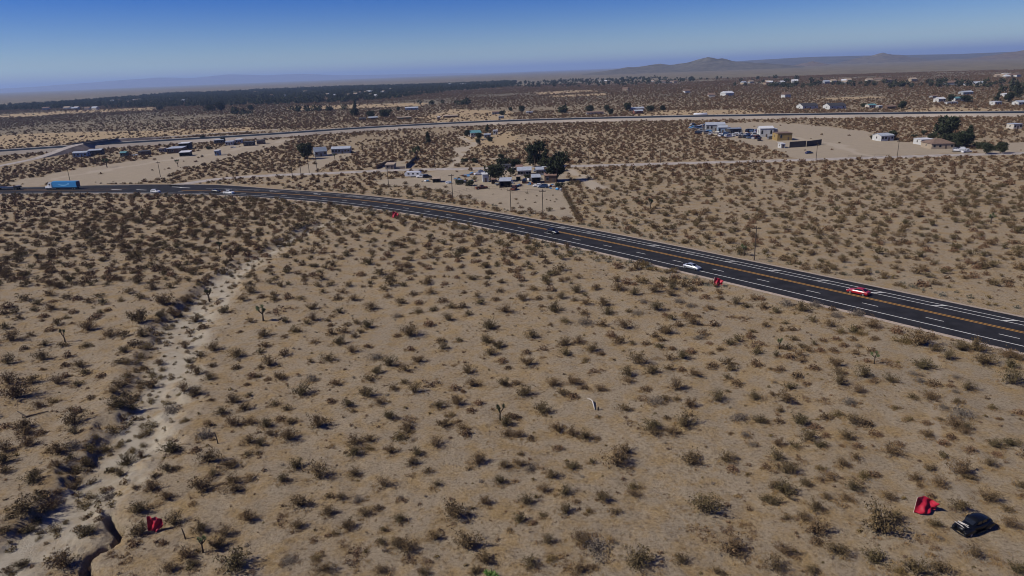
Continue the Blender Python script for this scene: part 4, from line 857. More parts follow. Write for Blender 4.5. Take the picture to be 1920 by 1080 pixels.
# lorries at far left
def wheelset(t, xs, hw, r=.5):
    for x in xs:
        for sy in (-1, 1):
            w = part('wheel', MB().disc_y(x, r, sy * hw - .28 * (sy > 0), sy * hw + .28 * (sy < 0), r, 12), M_tyre, t); part('rim', MB().disc_y(x, r, sy * hw - .01, sy * hw + .01, r * .5, 10), M_rim, w)
def tractor(t, x0, pt):
    part('cab', MB().loft([[(x0, -1.2, .8), (x0, 1.2, .8), (x0, 1.2, 3.7), (x0, -1.2, 3.7)], [(x0 + 1.6, -1.2, .8), (x0 + 1.6, 1.2, .8), (x0 + 1.6, 1.15, 3.6), (x0 + 1.6, -1.15, 3.6)], [(x0 + 2.5, -1.15, .8), (x0 + 2.5, 1.15, .8), (x0 + 2.5, 1.0, 2.1), (x0 + 2.5, -1.0, 2.1)]]), pt, t)
    part('hood', MB().loft([[(x0 + 2.45, -1.05, .7), (x0 + 2.45, 1.05, .7), (x0 + 2.45, .95, 2.1), (x0 + 2.45, -.95, 2.1)], [(x0 + 4.1, -.95, .7), (x0 + 4.1, .95, .7), (x0 + 4.1, .8, 1.7), (x0 + 4.1, -.8, 1.7)]]), pt, t)
    part('windshield', MB().quad((x0 + 1.72, -1.0, 3.4), (x0 + 2.46, -.9, 2.2), (x0 + 2.46, .9, 2.2), (x0 + 1.72, 1.0, 3.4)), M_glass, t)
    for sy in (-1, 1):
        part('side_window', MB().quad((x0 + .5, sy * 1.215, 2.2), (x0 + 1.5, sy * 1.215, 2.2), (x0 + 1.5, sy * 1.2, 3.1), (x0 + .5, sy * 1.2, 3.1)), M_glass, t)
        part('headlight', MB().box(x0 + 4.06, x0 + 4.14, sy * .7 - .15, sy * .7 + .15, 1.0, 1.25), M_lamp, t)
    part('bumper', MB().box(x0 + 4.05, x0 + 4.3, -1.1, 1.1, .45, .85), M_rim, t)
    part('chassis', MB().box(x0 - 2.5, x0 + 3.9, -.5, .5, .55, .95), M_tyre, t)
    wheelset(t, (x0 + 3.0, x0 - .6, x0 - 1.9), 1.2)
s, o, _ = RL.locate(flat(112, 356.5)); p = RL.at(s, 3.6); h = RL.heading(s)
st = thing('semi_truck', 'semi truck with white cab and long bright blue trailer', 'truck', (p[0], p[1], .055), h)
tractor(st, 5.8, PAINT['white'])
trl = part('trailer', MB().box(-9.3, 5.0, -1.3, 1.3, 1.15, 4.15), PAINT['blue'], st)
M_mark = mat('trailer_mark', (.22, .58, .85), .5)
for sy in (-1, 1):                                     # pale curved arrow on the side
    mb = MB(); pts = [(x_, 2.9 - .75 * (1 - (x_ / 3.1) ** 2)) for x_ in np.linspace(-3.1, 3.1, 14)]
    for a, b in zip(pts, pts[1:]):
        wa = .12 + .2 * (1 - (a[0] / 3.1) ** 2); wb = .12 + .2 * (1 - (b[0] / 3.1) ** 2)
        mb.quad((a[0] - 1.6, sy * 1.315, a[1] - wa), (b[0] - 1.6, sy * 1.315, b[1] - wb), (b[0] - 1.6, sy * 1.315, b[1] + wb), (a[0] - 1.6, sy * 1.315, a[1] + wa))
    mb.tri((-5.3, sy * 1.315, 3.3), (-4.1, sy * 1.315, 3.35), (-4.75, sy * 1.315, 2.3)); part('emblem', mb, M_mark, trl)
part('rear_door', MB().box(-9.36, -9.3, -1.2, 1.2, 1.25, 4.05), PAINT['darkblue'], trl); part('trailer_frame', MB().box(-9.0, 4.6, -.9, .9, .8, 1.15), M_tyre, trl)
wheelset(st, (-7.9, -6.6), 1.25)
s, o, _ = RL.locate(flat(8, 356.5)); p = RL.at(s, 3.4); h = RL.heading(s)
ft = thing('flatbed_truck', 'dark flatbed truck with blue cab cut by the left edge', 'truck', (p[0], p[1], .055), h)
tractor(ft, 5.6, PAINT['darkblue']); part('flatbed', MB().box(-9.5, 4.8, -1.3, 1.3, 1.15, 1.45), PAINT['black'], ft); part('load', MB().box(-9.3, -6.6, -1.2, 1.2, 1.45, 2.0), PAINT['black'], ft); part('headboard', MB().box(4.6, 4.8, -1.3, 1.3, 1.45, 2.5), PAINT['black'], ft)
wheelset(ft, (-7.9, -6.6), 1.25)

# the old black car on the sand
M_oldp = mat('old_black_paint', (.005, .006, .008), .36, noise=.35, nscale=2.5, spec=.25); M_bone = mat('chipped_chrome', (.45, .43, .40), .5, .2, noise=.4, nscale=6)
fa, ra = spot(1797, 1001), spot(1850, 984); hd = math.atan2((fa - ra).y, (fa - ra).x); cc = (fa + ra) / 2
oc = thing('vintage_car', 'derelict black rounded vintage sedan on the sand at bottom right', 'car', cc, hd, None, 1.0)
def oval(x, hw, z0, z1, k=14, sq=.75):
    R_ = []
    for j in range(k):
        a = 2 * math.pi * j / k; c, s_ = math.cos(a), math.sin(a)
        R_.append((x, hw * math.copysign(abs(c) ** sq, c), (z0 + z1) / 2 + (z1 - z0) / 2 * math.copysign(abs(s_) ** sq, s_)))
    return R_
body = MB().loft([oval(x, hw, z0, z1) for x, hw, z0, z1 in ((-2.40, .25, .45, .72), (-2.3, .58, .36, .92), (-2.0, .76, .3, 1.12), (-1.4, .84, .28, 1.18), (-.3, .85, .28, 1.16), (.75, .78, .3, 1.14), (1.4, .60, .36, 1.10), (2.0, .48, .40, 1.02), (2.25, .34, .45, .9))])
part('body', body, M_oldp, oc, True)
cab = MB().loft([oval(x, hw, .95, z1, 14, .8) for x, hw, z1 in ((-2.1, .2, 1.08), (-1.85, .46, 1.25), (-1.35, .64, 1.50), (-.7, .70, 1.64), (0, .70, 1.66), (.45, .66, 1.60), (.85, .58, 1.22), (.95, .4, 1.08))])
part('roof', cab, M_oldp, oc, True)
part('windshield', MB().quad((.62, -.56, 1.50), (.98, -.50, 1.18), (.98, .50, 1.18), (.62, .56, 1.50)), M_glass, oc)
for sy in (-1, 1):
    for x0, x1 in ((-.15, .5), (-.95, -.28)):
        part('side_window', MB().quad((x0, sy * .735, 1.2), (x1, sy * .725, 1.2), (x1 - .12, sy * .68, 1.5), (x0 + .06, sy * .69, 1.5)), M_glass, oc)
    fn = MB().loft([oval(x, w_, z0, z1) for x, w_, z0, z1 in ((.55, .10, .3, .5), (.9, .2, .3, .78), (1.4, .25, .32, .98), (1.9, .25, .32, .96), (2.25, .22, .36, .82), (2.42, .1, .45, .68))])
    fn.v = [(a, b + sy * .68, c) for a, b, c in fn.v]; part('front_fender', fn, M_oldp, oc, True)
    fn = MB().loft([oval(x, w_, z0, z1) for x, w_, z0, z1 in ((-.75, .06, .3, .5), (-1.0, .13, .3, .76), (-1.5, .17, .3, .92), (-2.0, .15, .3, .82), (-2.3, .06, .35, .6))])
    fn.v = [(a, b + sy * .80, c) for a, b, c in fn.v]; part('rear_fender', fn, M_oldp, oc, True)
    part('running_board', MB().box(-.8, .7, sy * .84 - .12, sy * .84 + .12, .28, .34), M_oldp, oc)
    lamp = MB(); lamp.loft([[(x, sy * .62 + r_ * math.cos(a), .86 + r_ * math.sin(a)) for a in np.linspace(0, 2 * math.pi, 10, endpoint=False)] for x, r_ in ((2.2, .06), (2.36, .13), (2.44, .12))]); part('headlight', lamp, M_glass, oc)
    for xw in (-1.5, 1.55):
        w = part('wheel', MB().disc_y(xw, .34, sy * .8 - .1, sy * .8 + .1, .34), M_tyre, oc); part('rim', MB().disc_y(xw, .34, sy * .8 - .11, sy * .8 + .11, .17, 10), M_bone, w)
part('bumper', MB().tube([(2.46, -.85, .5), (2.58, -.4, .52), (2.6, .4, .52), (2.46, .85, .5)], .055, 6), M_oldp, oc)
r = random.Random(4)
for k in range(7):                                     # chrome bars and loose pale sticks lying across the nose
    a = Vector((r.uniform(1.5, 2.3), r.uniform(-.75, -.1), 0)); b = a + Vector((r.uniform(-.25, .25), r.uniform(.6, 1.1), 0)); a.z = b.z = 1.10 + .03 * k
    part('loose_bar', MB().tube([a, b], .032, 5), M_bone, oc)
part('bare_branch', MB().tube([(.6, -.72, 1.3), (.75, -.9, 1.75), (.8, -.95, 2.0)], [.03, .02, .01], 4), M_bark, oc)

# ------------------------------------------------------------------ flags
M_flag = mat('flag_cloth', (.42, .012, .035), .55, noise=.12, nscale=3, spec=.3); M_pole = mat('pale_pole', (.62, .52, .42), .6)
def flag(px, py, hpx, wpx, label, seed, fold=.4):
    r = random.Random(seed); P = spot(px, py); m = mpp(px, py); h = hpx * m * 1.12; w = wpx * m
    t = thing('flag', label, 'flag', P, 0, 'red marker flags')
    lean = .12
    part('pole', MB().tube([(0, 0, -.25), (lean * h, .05, h * 1.06)], [.035, .03], 6), M_pole, t)
    mb = MB(); nu, nv = 30, 20; k = r.uniform(0, 6)
    for j in range(nv + 1):
        v = j / nv
        for i in range(nu + 1):
            u = i / nu
            top = h * (1.0 - .40 * u ** 1.5); bot = h * (.06 + .12 * u ** 2); z = bot + (top - bot) * v + .03 * h * math.sin(9 * u + 3 * v + k) * u
            d = fold * h * (.9 * (v - .45) * (1 - .6 * u)) * min(1, u * 5) + (.09 * h * math.sin(8 * u + 2.4 * v + k) + .06 * h * math.sin(15 * u - 5 * v + k) + .03 * h * math.sin(11 * v + 6 * u + k) + .012 * h * math.sin(23 * u + 9 * v)) * min(1, u * 3)
            mb.v.append((lean * z + w * u * (1 - .12 * (1 - v)) + .03 * h * math.sin(5 * v + k) * u, d, z))
    for j in range(nv):
        for i in range(nu): a = j * (nu + 1) + i; mb.f.append((a, a + 1, a + nu + 2, a + nu + 1))
    o = part('cloth', mb, M_flag, t, True); so = o.modifiers.new('thick', 'SOLIDIFY'); so.thickness = .012
    return t
flag(1712, 962, 29, 44, 'red flag on a pale pole beside the old black car', 1, .55)
flag(277, 997, 29, 30, 'dark red flag on a short pole between the gully and a bush', 2, .3)
flag(1337, 537, 15, 18, 'red flag by the near edge of the highway below the silver sedan', 3)
flag(735, 409, 11, 13, 'smallest red flag at the roadside where the wash meets the highway', 4)

# ------------------------------------------------------------------ posts, logs
M_wood = mat('weathered_wood', (.085, .062, .045), .95, noise=.3, nscale=3); M_bleach = mat('bleached_wood', (.50, .46, .40), .8, noise=.3, nscale=4)
P = spot(348, 1011); t = thing('fence_post', 'leaning bare post left of the spread joshua tree', 'post', P); part('post', MB().tube([(0, 0, -.3), (-.05, 0, .6), (-.16, 0, 1.35)], [.09, .08, .06], 7), M_wood, t); part('post_tip', MB().tube([(-.16, 0, 1.33), (-.2, 0, 1.5)], [.058, .03], 6), M_wood, t)
P = spot(409, 832); t = thing('fence_post', 'short bare post beside the grey bush right of the wash', 'post', P); part('post', MB().tube([(0, 0, -.3), (-.06, 0, .8), (-.2, 0, 1.7)], [.09, .08, .06], 7), M_wood, t); part('post_tip', MB().tube([(-.2, 0, 1.68), (-.25, 0, 1.86)], [.058, .03], 6), M_wood, t)
a, b, c = spot(34, 775), spot(50, 783), spot(92, 773); t = thing('fallen_log', 'forked dark fallen log on the sand at far left', 'log', a)
part('trunk', MB().tube([(0, 0, .35), (b - a) + Vector((0, 0, .18)), (c - a) + Vector((0, 0, .22))], [.09, .15, .08], 7), M_wood, t); part('branch', MB().tube([(b - a) + Vector((0, 0, .2)), (b - a) + Vector((-.5, -.2, .12)), (b - a) + Vector((-1.0, .5, .5))], [.11, .09, .04], 6), M_wood, t)
a, b, c = spot(1101, 751), spot(1111, 755), spot(1115, 769); t = thing('bleached_log', 'bleached white curved log lying in the open sand', 'log', a)
part('trunk', MB().tube([(0, 0, .35), (b - a) * .5 + Vector((0, 0, .45)), (b - a) + Vector((0, 0, .3)), (c - a) + Vector((0, 0, .15))], [.04, .08, .11, .08], 7), M_bleach, t, True); part('stump', MB().tube([(c - a) + Vector((.5, 0, -.1)), (c - a) + Vector((.55, 0, .55))], [.16, .1], 7), M_wood, t)
# utility poles with crossarms
def pole(px, py, hpx, label, arm=1.2):
    P = spot(px, py); h = hpx * mpp(px, py) * 1.04; r_ = max(.14, h * .014)
    t = thing('utility_pole', label, 'utility pole', P, random.uniform(-.3, .3), 'utility poles')
    part('post', MB().tube([(0, 0, -.3), (0, 0, h)], [r_ * 1.15, r_ * .8], 7), M_wood, t)
    ca = part('crossarm', MB().box(-arm, arm, -.09, .09, h - .75, h - .55), M_wood, t)
    for x_ in (-arm * .9, -arm * .35, arm * .35, arm * .9): part('insulator', MB().tube([(x_, 0, h - .55), (x_, 0, h - .33)], [.05, .07], 5), M_glass, ca)
for a in ((1414, 488, 63, 'tall utility pole beyond the highway above the right roadside flag'), (1018, 407, 50, 'utility pole at the roadside in front of the cluttered yard'), (958, 397, 42, 'utility pole with a shrub at its foot left of the yard front'), (849, 374, 46, 'utility pole at the left corner of the cluttered yard'), (729, 352, 40, 'utility pole just left of the white camper trailer'),
          (549, 336, 36, 'leftmost of the poles by the gravel drive'), (565, 331, 36, 'second pole by the gravel drive of the blue grey roofed house'), (580, 324, 32, 'third pole by the gravel drive of the blue grey roofed house'), (595, 323, 34, 'rightmost pole by the gravel drive of the blue grey roofed house'), (468, 322, 26, 'pole in the dense scrub left of the gravel drive'), (301, 332, 28, 'pole at the roadside right of the blue trailer truck'), (132, 342, 28, 'pole standing behind the blue trailer truck'),
          (951, 311, 28, 'pole between the yard trees and the winding drive'), (816, 317, 26, 'pole beside the foot of the winding drive'), (1104, 309, 32, 'pole on the frontage road right of the tall yard tree'), (1238, 306, 24, 'pole along the frontage road in the middle of the right plain'), (1530, 300, 32, 'pole by the frontage road in front of the salvage yard'), (1682, 295, 30, 'pole by the frontage road in front of the white and blue house'), (1876, 277, 17, 'pole behind the round bushes at right'), (1358, 219, 8, 'small pole beyond the canal right of the white tanker trailer')): pole(*a)

# ------------------------------------------------------------------ buildings
def wm(n, c, **k): return mat('wall_' + n, c, .85, noise=.12, nscale=.6, **k)
WALL = {'white': wm('white', (.50, .50, .48)), 'grey': wm('grey', (.30, .31, .32)), 'tan': wm('tan', (.36, .29, .21)), 'yellow': wm('yellow', (.30, .205, .075)), 'brown': wm('brown', (.15, .095, .06)), 'pale': wm('pale', (.48, .44, .38)), 'green': wm('green', (.10, .16, .13)), 'blue': wm('blue', (.24, .32, .42)), 'dark': wm('dark', (.055, .05, .05)), 'red': wm('red', (.20, .06, .045))}
ROOF = {'metal': mat('roof_metal', (.36, .39, .43), .5, noise=.15, nscale=.8), 'bluegrey': mat('roof_bluegrey', (.17, .20, .25), .6, noise=.15, nscale=.8), 'brown': mat('roof_brown', (.17, .115, .085), .9, noise=.2, nscale=1), 'rust': mat('roof_rust', (.23, .145, .11), .8, noise=.35, nscale=.7), 'teal': mat('roof_teal', (.10, .24, .25), .6, noise=.15, nscale=.8), 'white': mat('roof_white', (.56, .57, .58), .6, noise=.08, nscale=.8), 'dark': mat('roof_dark', (.045, .045, .05), .8, noise=.2, nscale=.8), 'tan': mat('roof_tan', (.34, .27, .20), .9, noise=.2, nscale=.8)}
M_door = mat('door_paint', (.12, .09, .07), .6); M_trim = mat('trim', (.5, .48, .44), .7)
def building(px, py, wpx, depth, h, label, wall='tan', roof='brown', kind='gable', rz=0.0, rise=1.3, nwin=3, name='house', cat='house', group=None, open_front=False, door=True, along=True):
    P = spot(px, py); w = wpx * mpp(px, py); t = thing(name, label, cat, P, rz, group); W2, D2 = w / 2, depth / 2; e = .35
    if open_front:
        mb = MB().box(-W2, W2, D2 - .15, D2, -.1, h); mb.box(-W2, -W2 + .15, -D2, D2 - .15, -.1, h); mb.box(W2 - .15, W2, -D2, D2 - .15, -.1, h); part('wall', mb, WALL[wall], t)
        for k in range(3): part('post', MB().box(-W2 + .2 + k * (w - .55) / 2, -W2 + .38 + k * (w - .55) / 2, -D2 + .05, -D2 + .22, -.1, h), M_wood, t)
    else:
        part('wall', MB().box(-W2, W2, -D2, D2, -.2, h), WALL[wall], t)
    if kind == 'gable':
        z1 = h + rise; mb = MB()
        if along:
            for sy in (-1, 1):
                y0 = sy * (D2 + e); sl = rise / D2 * e
                mb.loft([[(-W2 - e, y0, h - sl), (-W2 - e, 0, z1), (-W2 - e, 0, z1 + .12), (-W2 - e, y0, h - sl + .12)], [(W2 + e, y0, h - sl), (W2 + e, 0, z1), (W2 + e, 0, z1 + .12), (W2 + e, y0, h - sl + .12)]])
            g = MB()
            for sx in (-1, 1): g.tri((sx * W2 * .999, -D2, h), (sx * W2 * .999, D2, h), (sx * W2 * .999, 0, z1))
        else:
            for sx in (-1, 1):
                x0 = sx * (W2 + e); sl = rise / W2 * e
                mb.loft([[(x0, -D2 - e, h - sl), (0, -D2 - e, z1), (0, -D2 - e, z1 + .12), (x0, -D2 - e, h - sl + .12)], [(x0, D2 + e, h - sl), (0, D2 + e, z1), (0, D2 + e, z1 + .12), (x0, D2 + e, h - sl + .12)]])
            g = MB()
            for sy in (-1, 1): g.tri((-W2, sy * D2 * .999, h), (W2, sy * D2 * .999, h), (0, sy * D2 * .999, z1))
        part('gable', g, WALL[wall], t); part('roof', mb, ROOF[roof], t)
    elif kind == 'hip':
        q = min(W2 * .75, D2); part('roof', MB().loft([[(-W2 - e, -D2 - e, h), (W2 + e, -D2 - e, h), (W2 + e, D2 + e, h), (-W2 - e, D2 + e, h)], [(-W2 - e, -D2 - e, h + .12), (W2 + e, -D2 - e, h + .12), (W2 + e, D2 + e, h + .12), (-W2 - e, D2 + e, h + .12)], [(-W2 + q, -.05, h + rise), (W2 - q, -.05, h + rise), (W2 - q, .05, h + rise), (-W2 + q, .05, h + rise)]]), ROOF[roof], t)
    else:
        part('roof', MB().loft([[(-W2 - .25, -D2 - .3, h + .01), (W2 + .25, -D2 - .3, h + .01), (W2 + .25, D2 + .3, h + .01 + rise * .5), (-W2 - .25, D2 + .3, h + .01 + rise * .5)], [(-W2 - .25, -D2 - .3, h + .16), (W2 + .25, -D2 - .3, h + .16), (W2 + .25, D2 + .3, h + .16 + rise * .5), (-W2 - .25, D2 + .3, h + .16 + rise * .5)]]), ROOF[roof], t)
    if not open_front:
        slots = nwin + (1 if door else 0)
        for k in range(slots):
            x_ = -W2 + w * (k + .5) / slots
            if door and k == slots // 2: part('door', MB().box(x_ - .5, x_ + .5, -D2 - .05, -D2 + .02, 0, 2.1), M_door, t); continue
            f = part('window', MB().box(x_ - .7, x_ + .7, -D2 - .04, -D2 + .02, h * .36, h * .80), M_trim, t); part('pane', MB().box(x_ - .6, x_ + .6, -D2 - .055, -D2 - .03, h * .36 + .1, h * .80 - .1), M_glass, f)
        for sx in (-1, 1):
            f = part('window', MB().box(sx * W2 - .03, sx * W2 + .03, -.6, .6, h * .36, h * .8), M_trim, t); part('pane', MB().box(sx * (W2 + .02) - .03, sx * (W2 + .02) + .03, -.5, .5, h * .36 + .1, h * .8 - .1), M_glass, f)
    return t
B = building
# the house with the gravel drive and its neighbour
B(601, 292, 22, 10, 3.4, 'house with blue grey metal roof beside the lone round tree', 'grey', 'bluegrey', rise=2.4, rz=.35, nwin=2)
B(641, 287, 34, 8, 3.4, 'long low grey house right of the blue grey roofed house', 'grey', 'metal', rise=1.2, nwin=5, rz=.06)
B(733, 316, 16, 8, 2.6, 'small flat building in the walled ruin', 'tan', 'tan', 'shed', rise=.6, nwin=1)
# cluttered yard
B(910, 340, 11, 5.5, 3.6, 'white box shed in the middle of the cluttered yard', 'white', 'white', 'shed', rise=.3, nwin=0, name='shed', cat='shed', rz=.1)
B(948, 350, 21, 6, 2.9, 'open fronted shed with pale metal roof at the yard front', 'dark', 'metal', 'shed', rise=1.4, open_front=True, name='open_shed', cat='shed', rz=-.08)
B(983, 328, 25, 9, 2.9, 'long metal roofed home under the tallest yard tree', 'pale', 'metal', rise=1.1, nwin=4)
B(1012, 327, 14, 7, 2.8, 'short metal roofed building right of the long yard home', 'grey', 'metal', 'shed', rise=.8, nwin=2)
B(1005, 342, 16, 6, 2.7, 'grey roofed shed in front of the yard homes', 'dark', 'metal', 'shed', rise=1.2, open_front=True, name='open_shed', cat='shed')
B(1032, 341, 22, 6, 3.3, 'rusty roofed brown shed below the big right yard tree', 'brown', 'rust', 'shed', rise=1.0, nwin=1, name='shed', cat='shed', rz=-.05)
B(974, 321, 12, 6, 2.6, 'small brown roofed hut behind the yard', 'brown', 'rust', 'shed', rise=.5, nwin=1, name='shed', cat='shed')
B(949, 318, 18, 5, 2.5, 'low dark grey mobile home behind the white box shed', 'grey', 'dark', 'shed', rise=.2, nwin=3, name='mobile_home', cat='mobile home')
B(819, 341, 14, 4, 1.7, 'low tin roofed lean to left of the yard', 'brown', 'tan', 'shed', rise=.7, open_front=True, name='lean_to', cat='shed')
B(972, 338, 8, 3, 1.9, 'small green tarp shelter in the yard', 'green', 'tan', 'shed', rise=.4, open_front=True, name='tarp_shelter', cat='shelter')
B(925, 344, 7, 3, 2.0, 'pinkish lean to beside the white box shed', 'tan', 'rust', 'shed', rise=.3, open_front=True, name='lean_to', cat='shed')
# homes up the winding drive
B(890, 255, 20, 12, 3.0, 'teal roofed house at the top of the winding drive', 'pale', 'teal', rise=1.6, nwin=3, rz=.25)
B(929, 252, 8, 5, 3.4, 'white trailer home right of the teal roofed house', 'white', 'white', 'shed', rise=.2, nwin=1, name='mobile_home', cat='mobile home')
B(914, 258, 12, 6, 2.6, 'grey shed in front of the white trailer home', 'grey', 'metal', 'shed', rise=.5, nwin=1, name='shed', cat='shed')
# left yard
B(154, 294, 24, 7, 3.4, 'left pale metal trailer house under the crossing road', 'blue', 'metal', 'gable', rise=.8, nwin=3, rz=.18, name='mobile_home', cat='mobile home')
B(182, 290, 22, 7, 3.6, 'right dark fronted trailer house under the crossing road', 'dark', 'metal', 'gable', rise=.8, nwin=2, rz=.18, name='mobile_home', cat='mobile home')
B(234, 293, 10, 6, 2.8, 'green roofed shed at the left end of the left yard', 'green', 'teal', rise=.8, nwin=1, name='shed', cat='shed', rz=.15)
B(272, 290, 18, 6, 2.6, 'dark roofed shed in the left yard hedge', 'brown', 'dark', 'shed', rise=.5, nwin=2, name='shed', cat='shed', rz=.15)
B(333, 286, 27, 12, 3.6, 'brown barn behind the white roofed canopy of the left yard', 'brown', 'metal', 'shed', rise=1.0, nwin=3, name='barn', cat='barn', rz=.1)
B(349, 279, 17, 9, 4.6, 'white roofed open canopy on the left yard', 'dark', 'white', 'shed', rise=.8, open_front=True, name='canopy', cat='canopy', rz=.1)
B(349, 292, 18, 8, 2.7, 'pale roofed open shed alone at the front of the left yard', 'dark', 'white', 'shed', rise=1.2, open_front=True, name='open_shed', cat='shed', rz=.2)
B(409, 291, 8, 5, 3.4, 'small blue white booth on the pale dirt lot', 'blue', 'white', 'shed', rise=.3, nwin=1, name='booth', cat='booth', rz=.1)
for i, (a, b, w_, wl_, rf, lb) in enumerate(((412, 269, 16, 'dark', 'metal', 'dark shed left among the row of sheds by the canal bank'), (432, 272, 14, 'white', 'metal', 'white walled shed in the row of sheds by the canal bank'), (449, 268, 10, 'white', 'white', 'bright white shed in the row of sheds by the canal bank'), (468, 273, 18, 'dark', 'dark', 'long dark shed in the row of sheds by the canal bank'), (490, 270, 13, 'brown', 'dark', 'brown shed right in the row of sheds by the canal bank'), (306, 285, 9, 'pale', 'tan', 'pale hut at the left end of the brown barn'))): B(a, b, w_, 6, 3.0, lb, wl_, rf, 'shed', rise=.6, nwin=2, name='shed', cat='shed', rz=.12)
# salvage yard right of centre
B(1340, 244, 34, 12, 4.6, 'long grey green roofed shed at the back of the salvage yard', 'grey', 'metal', 'gable', rise=1.5, nwin=4, name='shed', cat='shed', rz=-.2)
B(1354, 248, 17, 9, 4.0, 'grey shed in front of the long salvage yard shed', 'blue', 'metal', 'gable', rise=1.2, nwin=2, name='shed', cat='shed', rz=-.2)
B(1375, 252, 22, 9, 4.2, 'dark blue container office in the salvage yard', 'dark', 'bluegrey', 'shed', rise=.3, nwin=2, name='container_office', cat='container')
B(1434, 256, 24, 10, 6.0, 'white high building at the right end of the salvage yard', 'white', 'white', 'gable', rise=1.2, nwin=2, rz=-.15, name='workshop', cat='workshop')
B(1448, 255, 10, 8, 5.0, 'pale grey annex between the white workshop and the yellow building', 'grey', 'metal', 'shed', rise=.6, nwin=1, name='annex', cat='building')
B(1466, 262, 27, 10, 4.6, 'ochre yellow building at the corner of the salvage yard', 'yellow', 'brown', 'shed', rise=.2, nwin=1, name='yellow_building', cat='building', rz=-.04)
B(1465, 277, 8, 5, 2.6, 'white tank hut at the left end of the dark long wall', 'white', 'white', 'shed', rise=.2, nwin=0, name='hut', cat='hut')
# right houses
B(1655, 263, 25, 9, 3.3, 'white house with pale blue roof at right', 'white', 'metal', rise=1.2, nwin=3, rz=.1)
B(1757, 277, 40, 13, 2.9, 'house with brown hip roof and dark porch at right', 'tan', 'brown', 'hip', rise=2.3, nwin=3, rz=-.12)
B(1731, 270, 24, 8, 3.0, 'white flat roofed trailer behind the brown hip roofed house', 'white', 'white', 'shed', rise=.3, nwin=3, name='mobile_home', cat='mobile home')
B(1901, 241, 16, 7, 3.2, 'pale trailer on the scrub near the right edge', 'pale', 'metal', 'shed', rise=.3, nwin=2, name='mobile_home', cat='mobile home')
# beyond the canal
for a in ((1513, 204, 30, 22, 7, 'left long dark roofed barn with a white end beyond the canal', 'white', 'dark', 'gable', .12, 5), (1564, 204, 32, 22, 7, 'right long dark roofed barn with a white end beyond the canal', 'white', 'dark', 'gable', .12, 5),
          (1115, 214, 32, 12, 4.5, 'brown roofed farmhouse beyond the canal', 'pale', 'brown', 'gable', 0, 2), (1196, 213, 16, 12, 6, 'red shed with a white door end beyond the canal', 'red', 'metal', 'gable', .1, 2.5), (1193, 207, 26, 14, 5, 'pale grey barn behind the red shed beyond the canal', 'pale', 'metal', 'gable', .1, 3),
          (993, 212, 13, 8, 4, 'white trailer beside dark trees beyond the canal', 'white', 'white', 'shed', 0, .4), (845, 220, 27, 12, 4, 'long tan roofed building beyond the canal', 'brown', 'tan', 'gable', .05, 2), (823, 224, 5, 8, 6, 'small pale tower shed left of the tan roofed building', 'pale', 'white', 'shed', 0, .3),
          (758, 223, 26, 10, 4, 'long grey green shed right of the farmstead beyond the canal', 'green', 'tan', 'gable', .05, 1.5), (772, 206, 24, 14, 6, 'pale blue roofed barns on the plain right of the farmstead', 'blue', 'metal', 'gable', .1, 3), (700, 224, 16, 10, 5, 'dark farmhouse under the farmstead trees', 'dark', 'metal', 'gable', .1, 2), (680, 225, 12, 10, 4, 'low dark barn left in the farmstead', 'dark', 'dark', 'gable', .1, 2), (940, 222, 10, 10, 5, 'pale blue trailer by the canal', 'blue', 'white', 'shed', 0, .3), (930, 214, 14, 10, 5, 'grey house among the trees left of the white trailer', 'grey', 'brown', 'gable', 0, 2),
          (1632, 202, 14, 12, 6, 'small green roofed sheds beyond the canal', 'pale', 'teal', 'gable', .1, 2), (1648, 203, 8, 8, 5, 'tiny white shed right of the green roofed sheds', 'white', 'white', 'shed', .1, .4), (1668, 204, 18, 12, 5, 'brown long shed left of the round green tree', 'brown', 'brown', 'gable', .05, 2),
          (1761, 191, 14, 14, 7, 'leftmost white house of the far right cluster', 'white', 'white', 'gable', .1, 3), (1795, 189, 20, 14, 6, 'pale green roofed house of the far right cluster', 'white', 'teal', 'gable', .1, 3), (1783, 195, 20, 8, 4, 'long low white trailer in front of the far right cluster', 'white', 'white', 'shed', 0, .3), (1866, 197, 14, 12, 7, 'white block house at far right', 'white', 'white', 'shed', .1, .8), (1912, 197, 20, 14, 6, 'white house cut by the right edge', 'white', 'metal', 'gable', .1, 3), (1885, 181, 16, 14, 6, 'white roofed house behind the tall trees at far right', 'white', 'white', 'gable', .1, 2), (1810, 177, 20, 16, 6, 'grey house on the plain above the far right cluster', 'grey', 'metal', 'gable', .1, 3), (1750, 184, 10, 10, 5, 'small grey hut left above the far right cluster', 'grey', 'brown', 'gable', .1, 2)):
    B(a[0], a[1], a[2], a[3] * .6, a[4] * .5, a[5], a[6], a[7], a[8], a[9], a[10] * .5, 2)
